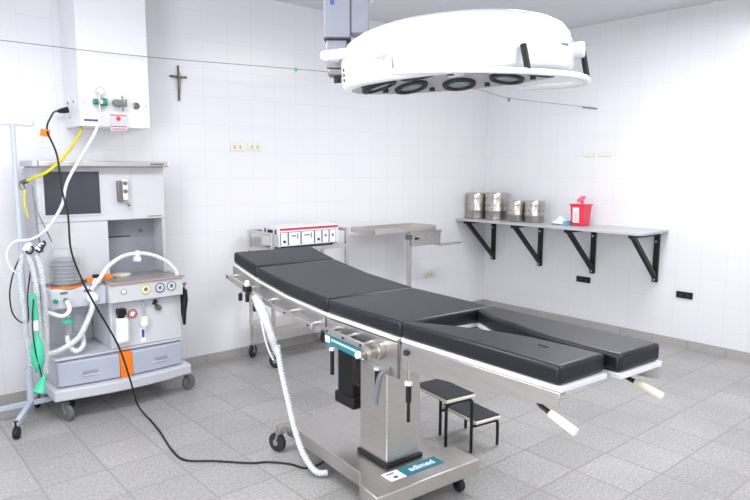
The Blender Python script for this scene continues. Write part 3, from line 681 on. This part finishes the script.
# ------------------------------------------------------------------ stand with tray
t = thing('instrument_stand', 'steel stand with a square tray and stepped side ledge before the back wall', 'instrument stand', (-1.45, -.33, 0))
sx_, sy_ = -1.475, -.36
obj('pole', box(B(), sx_-.016, sx_+.016, sy_-.016, sy_+.016, .04, .875), M['steel'], t, bevel=.002)
bm = B(); box(bm, sx_-.25, sx_+.25, sy_-.02, sy_+.02, .012, .04); box(bm, sx_-.25, sx_-.21, sy_-.2, sy_+.25, .012, .038); box(bm, sx_+.21, sx_+.25, sy_-.2, sy_+.25, .012, .038)
obj('foot_frame', bm, M['steel'], t, bevel=.002)
bm = B()
for x in (-.23, .23):
    for y in (-.19, .24): cyl(bm, (sx_+x, sy_+y, 0), (sx_+x, sy_+y, .013), .014, n=12)
obj('rubber_foot', bm, M['black'], t)
TX0, TX1, TY0, TY1, TZ = -1.93, -1.20, -.42, -.10, .935
bm = B(); box(bm, TX0, TX1, TY0, TY1, TZ, TZ+.006)
box(bm, TX0, TX1, TY0, TY0+.008, TZ+.006, TZ+.045); box(bm, TX0, TX1, TY1-.008, TY1, TZ+.006, TZ+.045); box(bm, TX0, TX0+.008, TY0, TY1, TZ+.006, TZ+.04); box(bm, TX1-.008, TX1, TY0, TY1, TZ+.006, TZ+.045)
obj('tray', bm, M['steel_h'], t, bevel=.002)
obj('top_flange', box(B(), -1.50, -1.11, -.41, -.33, .905, .934), M['steel'], t, bevel=.002)
obj('web_plate', box(B(), -1.47, -1.115, -.40, -.393, .80, .905), M['steel'], t, bevel=.001)
obj('arm_collar', box(B(), -1.50, -1.45, -.392, -.335, .86, .9045), M['dsteel'], t, bevel=.002)
obj('lower_ledge', box(B(), -1.13, -.84, -.42, -.33, .785, .80), M['steel_h'], t, bevel=.001)
bm = B(); cyl(bm, (-1.43, -.40, .87), (-1.43, -.41, .87), .012); cyl(bm, (-1.40, -.40, .868), (-1.40, -.408, .868), .008); obj('clamp_screw', bm, M['black'], t)

# ------------------------------------------------------------------ step stool
t = thing('step_stool', 'low two-step stool with black ribbed treads behind the table base', 'step stool', (-2.88, -2.245, 0), R(-8), local=True)
def tread(name, x0, x1, y0, y1, z):
    p = obj(name, box(B(), x0, x1, y0, y1, z-.018, z), M['cream'], t, bevel=.004)
    bm = B(); box(bm, x0+.004, x1-.004, y0+.004, y1-.004, z, z+.004)
    q = obj('rubber_mat', bm, M['anti'], p)
# local frame: x to the low step, y away
tread('upper_step', -.19, .0, -.12, .17, .33)
tread('lower_step', .01, .185, -.12, .17, .175)
def uleg(x0, x1, y, z, nm='leg'):
    r = .03
    return obj(nm, tube(B(), [(x0, y, .008), (x0, y, z-r-.01), (x0+.004, y, z-.014), (x0+r, y, z), (x1-r, y, z), (x1-.004, y, z-.014), (x1, y, z-r-.01), (x1, y, .008)], .0085, n=10, k=5), M['black'], t)
for y in (-.105, .155):
    uleg(-.18, -.01, y, .303)
    obj('leg', tube(B(), [(-.008, y, .148), (.14, y, .148), (.168, y, .142), (.175, y, .12), (.176, y, .008)], .0085, n=10, k=5), M['black'], t)
obj('floor_runner', tube(B(), [(-.18, -.105, .009), (-.18, .155, .009)], .0085, n=8, curve=False), M['black'], t)

# ------------------------------------------------------------------ operating table (local frame: x toward the foot, y away from the near side)
TC = (-3.738, -3.399, 0)
t = thing('operating_table', 'stainless operating table with dark navy segmented pads and split leg rests', 'operating table', TC, R(-93.7), local=True)
W = .497
base = [(-1.70, 0), (-1.70, .33), (-1.60, .43), (-1.02, .43), (-.96, .51), (-.80, .51), (-.80, -.085), (-.94, -.07), (-1.02, -.012)]
bs = obj('base', prism(B(), base[::-1], .092, .16), M['steel_h'], t, bevel=.005)
for x, y, a in ((-1.715, -.03, R(200)), (-1.66, .40, R(150)), (-.86, .44, 0), (-.90, .0, 0)):
    if x < -1: caster(t, x, y, 0, .052, M['drub'], M['chrome'], ang=a, w=.03, off=.02)
    else: caster(t, x, y, 0, .032, M['drub'], M['black'], ang=a, w=.03, off=.0)
obj('caster_arm', box(B(), -1.74, -1.69, -.045, .06, .115, .145), M['chrome'], t, bevel=.004)
obj('caster_arm', box(B(), -1.69, -1.64, .38, .42, .115, .145), M['chrome'], t, bevel=.004)
obj('column', box(B(), -1.19, -.985, .112, .305, .162, .70), M['steel'], t, bevel=.006)
obj('column_boot', box(B(), -1.20, -.973, .10, .317, .1605, .180), M['black'], t, bevel=.006)
# logo plate on the base
lp = obj('maker_plate', box(B(), -.945, -.87, .135, .355, .1602, .1615), M['teal'], t, bevel=.0)
lw = obj('maker_plate_mark', box(B(), -.945, -.87, .05, .1345, .1602, .1615), M['white_p'], t)
obj('mark_square', box(B(), -.90, -.884, .08, .10, .1616, .1622), M['drub'], lw)
obj('mark_bar', box(B(), -.932, -.922, .065, .105, .1616, .1622), M['grey'], lw)
text('maker_name', 'adimed', .05, M['white_p'], lp, (-.908, .25, .1617), (0, 1, 0), (-1, 0, 0), bold=.0012)
# seat section frame
obj('seat_frame', box(B(), -1.30, -.77, .012, W-.012, .69, .795), M['steel'], t, bevel=.003)
for y0, y1 in ((0, .011), (W-.011, W)):
    obj('seat_side_plate', prism(B(), [(-1.30, .80), (-.765, .797), (-.762, .655), (-.94, .640), (-1.00, .69), (-1.30, .705)], y0, y1, 'y'), M['steel_h'], t, bevel=.002)
obj('hinge_strip', box(B(), -.770, -.755, -.006, -.0005, .655, .815), M['dsteel'], t, bevel=.001)
# pads -------------------------------------------------------------
def pad(name, stations, y0, y1, thick, par=t, b=.016):
    """stations: (s, ztop); loft box"""
    bm = B(); rings = []
    for s, z in stations:
        th = thick
        rings.append([bm.verts.new((s, y0, z-th)), bm.verts.new((s, y1, z-th)), bm.verts.new((s, y1, z)), bm.verts.new((s, y0, z))])
    for a, c in zip(rings, rings[1:]):
        for i in range(4): bm.faces.new((a[i], a[(i+1) % 4], c[(i+1) % 4], c[i]))
    bm.faces.new(rings[0][::-1]); bm.faces.new(rings[-1])
    return obj(name, bm, M['pad'], par, bevel=b, seg=4)
T1 = .062
hp = pad('head_pad', [(-2.315, 1.0), (-2.02, .948)], 0, W+.03, .066)
pad('back_pad', [(-2.0185, .947), (-1.68, .908), (-1.2945, .888)], 0, W+.03, .066)
pad('seat_pad', [(-1.2935, .886), (-.757, .884)], 0, W+.03, T1)
def panel(name, st, y0, y1, z_off, th, m, b=.003):
    bm = B(); rings = []
    for s, z in st: rings.append([bm.verts.new((s, y0, z-z_off-th)), bm.verts.new((s, y1, z-z_off-th)), bm.verts.new((s, y1, z-z_off)), bm.verts.new((s, y0, z-z_off))])
    for a, c in zip(rings, rings[1:]):
        for i in range(4): bm.faces.new((a[i], a[(i+1) % 4], c[(i+1) % 4], c[i]))
    bm.faces.new(rings[0][::-1]); bm.faces.new(rings[-1])
    return obj(name, bm, m, t, bevel=b)
panel('head_panel', [(-2.325, 1.0), (-2.02, .948)], -.004, W+.033, .0665, .013, M['edge'])
panel('back_panel', [(-2.017, .946), (-1.68, .908), (-1.305, .888)], -.004, W+.033, .0665, .013, M['edge'])
panel('seat_panel', [(-1.30, .886), (-.763, .884)], -.004, W+.033, T1+.0005, .018, M['edge'])
for y0, y1 in ((-.002, .008), (W-.008, W+.002)):
    panel('head_side_plate', [(-2.32, 1.0), (-2.02, .948)], y0, y1, .080, .067, M['steel_h'], .001)
    panel('back_side_plate', [(-2.017, .946), (-1.68, .908), (-1.31, .888)], y0, y1, .080, .067, M['steel_h'], .001)
for s in (-2.2, -1.95, -1.5):
    z = {-2.2: .86, -1.95: .80, -1.5: .78}[s]
    obj('cross_member', box(B(), s-.02, s+.02, .009, W-.009, z-.02, z+.012), M['steel_h'], t)
# leg pads with crotch cut-out
def leg_pad(side):
    pts = [(-.755, 0), (-.755, .050), (-.71, .072), (-.62, .115), (-.50, .168), (-.39, .205), (-.28, .226), (-.15, .2325), (-.002, .2335), (-.002, 0)]
    if side: pts = [(s+(.037 if s > -.6 else .01 if s > -.75 else 0), W+(.025 if s < -.7 and y < .01 else 0)-y*1.03-(.022 if .04 < y < .12 else 0)) for s, y in pts][::-1]
    zt = lambda s: .900+(s)*.018
    bm = B()
    a = [bm.verts.new((s, y, zt(s)-.062)) for s, y in pts]; b = [bm.verts.new((s, y, zt(s))) for s, y in pts]; n = len(pts)
    bm.faces.new(a[::-1]); bm.faces.new(b)
    for i in range(n): bm.faces.new((a[i], a[(i+1) % n], b[(i+1) % n], b[i]))
    o = obj('leg_pad', bm, M['pad'], t, bevel=.014, seg=4)
    grow = [(s+(.008 if s > -.1 else 0), y) for s, y in pts]
    bm = B(); a = [bm.verts.new((s, y, zt(s)-.080)) for s, y in grow]; b = [bm.verts.new((s, y, zt(s)-.0625)) for s, y in grow]
    bm.faces.new(a[::-1]); bm.faces.new(b)
    for i in range(n): bm.faces.new((a[i], a[(i+1) % n], b[(i+1) % n], b[i]))
    obj('leg_panel', bm, M['edge'], t, bevel=.002)
    y0, y1 = (-.004, .004) if not side else (W-.004, W+.004)
    ex = .037 if side else 0
    bm = prism(B(), [(-.745, .805), (.004+ex, .8195), (-.004+ex, .772), (-.745, .695)], y0, y1, 'y')
    obj('leg_side_plate', bm, M['steel_h'], t, bevel=.002)
    bm = prism(B(), [(-.745, .806), (-.01, .8195), (-.01, .80), (-.745, .786)], (.005 if not side else W-.045), (.045 if not side else W-.005), 'y')
    obj('leg_rail', bm, M['steel_h'], t, bevel=.001)
leg_pad(0); leg_pad(1)
obj('pad_tear', tube(B(), [(-.205, .15, .8965), (-.185, .152, .8972), (-.165, .147, .8972)], .0035, n=6), M['black'], t)
# foot release handles
for a, b in (((-.085, .022, .748), (.045, .028, .702)), ((-.062, .452, .764), (.072, .462, .728))):
    A, B_ = Vector(a), Vector(b); d = (B_-A).normalized(); mid = A.lerp(B_, .26)
    h = obj('release_handle', tube(B(), [mid, mid.lerp(B_, .1), mid.lerp(B_, .9), B_], .013, radii=[.010, .0135, .0145, .010], n=14), M['cream'], t)
    A0 = A+Vector((-.05, 0, .045))
    obj('handle_rod', tube(B(), [A0, A, mid], .008, n=10, curve=False), M['black'], h)
# accessory rails
def rail(pts, y=-.052, h=.013, bolts=3):
    (s0, z0), (s1, z1) = pts
    r = obj('accessory_rail', prism(B(), [(s0, z0-h), (s1, z1-h), (s1, z1+h), (s0, z0+h)], y-.005, y+.005, 'y'), M['steel_h'], t, bevel=.002)
    for k in range(bolts):
        f = .07+.86*k/(bolts-1); s = s0+(s1-s0)*f; z = z0+(z1-z0)*f
        obj('rail_spacer', cyl(B(), (s, y+.005, z), (s, 0, z+.004), .009, n=14), M['steel_h'], r)
        obj('rail_bolt', cyl(B(), (s, y-.005, z), (s, y-.008, z), .006, n=10), M['drub'], r)
rail([(-2.30, .862), (-2.03, .822)], bolts=2)
rail([(-1.86, .795), (-1.34, .755)], bolts=3)
rail([(-1.23, .765), (-.93, .757)], bolts=3)
# teal name strip under the seat rail
ts = obj('teal_name_strip', prism(B(), [(-1.235, .705), (-1.235, .748), (-.93, .738), (-.93, .692)], -.050, -.046, 'y'), M['teal'], t); ts['label'] = 'teal strip with white lettering'
obj('strip_bracket', box(B(), -1.22, -.94, -.046, 0, .72, .726), M['black'], t)
obj('strip_end_mark', box(B(), -1.232, -1.195, -.0515, -.0502, .712, .742), M['white_p'], ts)
obj('strip_end_mark', box(B(), -.95, -.934, -.0515, -.0502, .698, .73), M['white_p'], ts)
bm = B()
for k in range(13): box(bm, -1.18+k*.017, -1.169+k*.017, -.0512, -.0502, .724-k*.0006, .734-k*.0006)
obj('strip_lettering', bm, M['white_p'], ts)
# actuator and controls under the seat
ac = obj('actuator_box', box(B(), -1.45, -1.32, .16, .26, .34, .70), M['black'], t, bevel=.006)
obj('actuator_foot', box(B(), -1.47, -1.30, .15, .27, .315, .375), M['black'], t, bevel=.01)
obj('actuator_side_plate', box(B(), -1.462, -1.4505, .165, .255, .38, .70), M['lamp_arm'], t)
obj('gearbox', box(B(), -1.255, -1.192, .11, .25, .47, .70), M['black'], t, bevel=.008)
bm = B(); lathe(bm, [(0, 0), (.036, 0), (.036, .03), (.030, .033), (.030, .05), (.034, .053), (.034, .075), (.020, .082), (.016, .082), (.016, .105), (0, .108)], (-.885, -.001, .742), 28, axis=(0, -1, 0))
gr = obj('gear_knob', bm, M['drumsteel'], t)
obj('knob_face', lathe(B(), [(0, 0), (.015, 0), (.013, .014), (0, .014)], (-.885, -.1092, .742), 18, axis=(0, -1, 0)), M['white_p'], gr)
obj('knob_pointer', box(B(), -.915, -.895, -.115, -.100, .68, .738, rot=Matrix.Rotation(.2, 3, 'Y')), M['black'], gr, bevel=.004)
bm = B(); tube(bm, [(-.83, -.01, .675), (-.845, -.03, .655), (-.862, -.03, .61), (-.875, -.03, .56), (-.878, -.03, .52)], .01, radii=[.008, .011, .013, .013, .011], n=12); obj('release_lever', bm, M['grey'], t)
def pull(s, y, z0, z1, r=.0095):
    k = obj('pull_grip', tube(B(), [(s, y, z0), (s, y, z1-.004), (s, y, z1)], r, curve=False, n=14), M['black'], t)
    obj('grip_collar', cyl(B(), (s, y, z1), (s, y, z1+.012), r*1.4, n=14), M['white_p'], k)
    return k
k = pull(-1.27, .01, .535, .65)
k = pull(-.905, -.005, .56, .655)
k = pull(-.70, -.004, .58, .648, .0115)
obj('lower_rod', cyl(B(), (-.70, -.004, .497), (-.70, -.004, .58), .007, n=12), M['black'], k)
obj('lever_rod', cyl(B(), (-.70, -.004, .66), (-.70, -.004, .745), .006, n=12), M['chrome'], k)
obj('pivot_bolt', cyl(B(), (-.712, -.004, .775), (-.712, -.014, .775), .012, n=16), M['drub'], t)
# clamp with knobs on the head rail
cl = obj('rail_clamp', box(B(), -2.04, -1.98, -.075, -.044, .815, .85), M['black'], t, bevel=.006)
obj('clamp_knob', lathe(B(), [(0, 0), (.014, 0), (.016, .01), (.012, .03), (0, .032)], (-2.005, -.062, .848), 16), M['white_p'], cl)
obj('clamp_lever', tube(B(), [(-2.03, -.07, .83), (-1.97, -.085, .825), (-1.93, -.085, .82)], .007, n=8), M['black'], cl)
for s, y, z0, z1 in ((-2.045, -.085, .765, .805), (-1.99, -.07, .765, .81), (-1.90, -.07, .73, .77)):
    obj('clamp_screw', cyl(B(), (s, y, z0), (s, y, z1), .011, n=14), M['black'], cl)
    obj('screw_shank', cyl(B(), (s, y, z1), (s+.01, y+.01, .82), .004, n=8), M['chrome'], cl)

def tw(s, y, z):
    a = R(-93.7); return Vector((TC[0]+s*math.cos(a)-y*math.sin(a), TC[1]+s*math.sin(a)+y*math.cos(a), z))
t = thing('suction_hose', 'white ribbed hose in plastic film hanging from the table rail to the floor', 'hose', tw(-1.6, -.08, 0))
pts = [(-1.80, -.085, .72), (-1.70, -.085, .68), (-1.645, -.075, .601), (-1.625, -.065, .474), (-1.568, -.06, .334), (-1.501, -.06, .2), (-1.433, -.05, .093), (-1.364, -.025, .03), (-1.33, .02, .025)]
obj('ribbed_tube', tube(B(), [tw(*p) for p in pts[2:]], .016, rib=.014, n=14), M['hose'], t)
bm = B(); tube(bm, [tw(*p) for p in [(-1.86, -.09, .815), (-1.80, -.095, .79), (-1.735, -.095, .73), (-1.69, -.09, .66), (-1.66, -.085, .60), (-1.645, -.075, .55)]], .03, radii=[.018, .026, .024, .020, .016, .013], n=16, k=6)
for v in bm.verts: v.co += Vector((random.uniform(-1, 1), random.uniform(-1, 1), random.uniform(-1, 1)))*.004
obj('plastic_film', bm, M['film'], t, smooth=80)
obj('inner_line', tube(B(), [tw(*p) for p in [(-1.84, -.085, .80), (-1.72, -.12, .70), (-1.68, -.115, .60), (-1.645, -.10, .53)]], .004, n=8), M['hose'], t)

# ------------------------------------------------------------------ surgical lamp
LX, LY, LZ = -3.502, -2.738, 1.82
Rr = .425
t = thing('surgical_lamp', 'large white dome operating lamp hanging from the ceiling over the table', 'surgical lamp', (LX, LY, LZ), 0, local=True)
# view right direction and tilt
vr = Vector((rt.x, rt.y, 0)).normalized(); vf = Vector((fw.x, fw.y, 0)).normalized()
TILT = Matrix.Rotation(R(2.5), 4, vr) @ Matrix.Rotation(R(-4.5), 4, vf)
def lobj(name, bm, m, par, tilt=True, **k):
    if tilt: bm.transform(TILT)
    return obj(name, bm, m, par, **k)
bm = B()
prof = [(0, .222), (.12, .220), (.22, .213), (.30, .200), (.36, .180), (.40, .156), (.422, .125), (.427, .1005)]
prof2 = [(.430, .100), (.432, .095), (.432, .01), (.424, -.004), (.40, -.010)]
lathe(bm, prof, (0, 0, 0), 72); dm = lobj('dome', bm, M['lampw'], t, smooth=60)
bm = B(); lathe(bm, [(.40, .099), (.430, .099)]+prof2[1:], (0, 0, 0), 72); lobj('skirt', bm, M['lampw'], t, smooth=50)
bm = B(); lathe(bm, [(.402, -.009), (.395, -.009), (.16, .050), (.06, .055), (0, .055)], (0, 0, 0), 72); un = lobj('underside_panel', bm, M['lampu'], t, smooth=60)
bm = B(); lathe(bm, [(0, .22), (.02, .22), (.02, .235), (0, .238)], (.03, .05, 0), 16); lobj('top_screw', bm, M['lampu'], t)
CT = math.atan2(.059, .235)
def reflector(a, rho, r):
    z = -.009+(.395-rho)*math.tan(CT); ax = (math.cos(a)*math.sin(CT), math.sin(a)*math.sin(CT), math.cos(CT)); c = (math.cos(a)*rho, math.sin(a)*rho, z)
    bm = B(); lathe(bm, [(r*.66, .004), (r*.70, -.012), (r*.95, -.012), (r, 0), (r, .004)], c, 32, axis=ax)
    o = lobj('lens_ring', bm, M['drub'], t)
    bm = B(); lathe(bm, [(0, -.008), (r*.5, -.008), (r*.68, -.004), (r*.68, .002)], c, 32, axis=ax); lobj('lens', bm, M['glass'], o)
rr_ = .31
a0 = math.atan2(vr.y, vr.x)
for k in range(9):
    a = a0+R(40*k); reflector(a, rr_, .073)
for k in range(9):
    a = a0+R(40*k+20); bm = B(); cyl(bm, (math.cos(a)*.345, math.sin(a)*.345, -.01), (math.cos(a)*.345, math.sin(a)*.345, .01), .012, n=14); lobj('bulb_screw', bm, M['drub'], t)
bm = B(); lathe(bm, [(0, .01), (.03, .015), (.04, .04), (.05, .054)], (0, 0, 0), 24); lobj('centre_boss', bm, M['lampw'], t)
# handle hoop: from the left-near pivot round the near side to the right and back
bm = B(); hp_ = []
for i in range(46):
    q = -126+(168)*i/45; a = a0+R(q); r = .458+.025*math.cos(R(q))
    if q > 10: r = .483-(q-10)/32*.08
    hp_.append(Vector((math.cos(a)*r, math.sin(a)*r, -.004)))
tube(bm, hp_, .011, n=12, curve=False); HT = Matrix.Rotation(R(3), 4, vr) @ Matrix.Rotation(R(.5), 4, vf); bm.transform(HT); obj('handle_hoop', bm, M['lampw'], t)
for dg in (-68, -12, -126):
    a = a0+R(dg); d = Vector((math.cos(a), math.sin(a), 0)); bm = B()
    p1 = HT @ (d*(.458+.025*math.cos(R(dg)))+Vector((0, 0, -.004))); p0 = TILT @ (d*(.466 if dg == -12 else .444)+Vector((0, 0, .062)))
    cyl(bm, p0, p1, .0105, n=12); obj('hoop_post', bm, M['black'] if dg != -126 else M['lampw'], t)
    if dg == -12: bm = B(); cyl(bm, d*.425+Vector((0, 0, .065)), d*.472+Vector((0, 0, .065)), .03, n=16); lobj('post_mount', bm, M['lampw'], t, bevel=.006)
# yoke and arm
a = a0+R(-131); d = Vector((math.cos(a), math.sin(a), 0)); kn = d*.43+Vector((0, 0, .05))
bm = B(); cyl(bm, kn-d*.01, kn+d*.06, .032, n=24); lobj('pivot_knob', bm, M['lampw'], t, tilt=False, bevel=.006)
k0 = kn+d*.03
L0 = -vr*.50+vf*.0+Vector((0, 0, .09))
bm = B(); tube(bm, [k0, k0.lerp(L0, .5), L0], .019, n=16, curve=False); obj('yoke_tube', bm, M['lampw'], t)
AC = -vr*.465+vf*.27
def abox(name, m, w0, d0, z0, z1, du=0, dv=0, par=t, b=.006):
    bm = B(); box(bm, -w0/2, w0/2, -d0/2, d0/2, z0, z1)
    bm.transform(Matrix.Translation(AC+vr*du+vf*dv) @ Matrix.Rotation(math.atan2(vr.y, vr.x), 4, 'Z'))
    return obj(name, bm, m, par, bevel=b)
ab = abox('arm_housing', M['lamp_arm'], .11, .11, .20, .94)
ab2 = abox('arm_side_housing', M['lamp_arm'], .075, .10, .22, .36, du=.094)
abox('arm_upper_cap', M['white'], .09, .11, .362, .50, du=.102)
abox('arm_lower_block', M['lamp_arm'], .085, .09, .08, .194, du=-.005, dv=-.0)
abox('arm_joint_line', M['drub'], .112, .112, .194, .1995)
abox('arm_foot', M['dsteel'], .08, .08, .05, .08, du=0)
bm = B(); q = AC-vf*.02; tube(bm, [q+Vector((0, 0, .11)), q+vr*.05+Vector((0, 0, .155)), q+vr*.12+vf*.0+Vector((0, 0, .19))], .014, n=10); obj('arm_cable', bm, M['drub'], t)
bm = B(); tube(bm, [L0, AC-vr*.0+Vector((0, 0, .12))], .018, curve=False, n=14); obj('yoke_link', bm, M['lampw'], t)
bm = B(); q = AC-vr*.02-vf*.0555; box(bm, -.008, .008, -.001, .001, .33, .365)
bm.transform(Matrix.Translation(q) @ Matrix.Rotation(math.atan2(vr.y, vr.x), 4, 'Z')); obj('arm_logo', bm, M['blue'], ab)
bm = B(); cyl(bm, AC+Vector((0, 0, .94)), AC+Vector((0, 0, CEIL-LZ-.001)), .11, n=30); obj('ceiling_mount', bm, M['lampw'], t)
# control buttons
for k in range(3):
    a = a0+R(180-6); d = Vector((math.cos(a), math.sin(a), 0)); a2 = a0+R(-165); d2 = Vector((math.cos(a2), math.sin(a2), 0))
    bm = B(); p = d2*.431+Vector((0, 0, .058-k*.018)); cyl(bm, p, p+d2*.006, .006, n=10); lobj('control_button', bm, M['bronze'], t)
bm = B(); p = -vr*.45-vf*.0+Vector((0, 0, .04)); box(bm, p.x-.01, p.x+.01, p.y-.01, p.y+.01, p.z-.015, p.z+.012); lobj('control_box', bm, M['black'], t)
# small print on the skirt at right
a = a0+R(-38); d = Vector((math.cos(a), math.sin(a), 0)); tg = Vector((-d.y, d.x, 0))
bm = B()
for k in range(5):
    p = Matrix.Rotation(.028*(k-2), 3, 'Z') @ (d*.4325)+Vector((0, 0, .07)); cyl(bm, p, p+d*.0012, .004, n=8)
lobj('skirt_marking', bm, M['grey'], t)

# added ceiling fixtures, out of view, to give the area lights a source
for x, y, lb in ((-1.6, -2.3, 'added white ceiling light panel near the right wall'), (-4.6, -1.9, 'added white ceiling light panel near the service box'), (-3.2, -4.6, 'added white ceiling light panel behind the camera side')):
    f = thing('added_ceiling_light', lb, 'ceiling light', (x, y, CEIL-.06), group='added ceiling light panels')
    if x > -2:
        obj('housing', box(B(), x-.62, x+.62, y-.32, y+.32, CEIL-.06, CEIL-.001), M['white'], f, bevel=.004); continue
    obj('housing', box(B(), x-.62, x+.62, y-.32, y+.32, CEIL-.36, CEIL-.31), M['white'], f, bevel=.004)
    for dx in (-.5, .5): obj('suspension_rod', cyl(B(), (x+dx, y, CEIL-.31), (x+dx, y, CEIL-.001), .006, n=8), M['dsteel'], f)
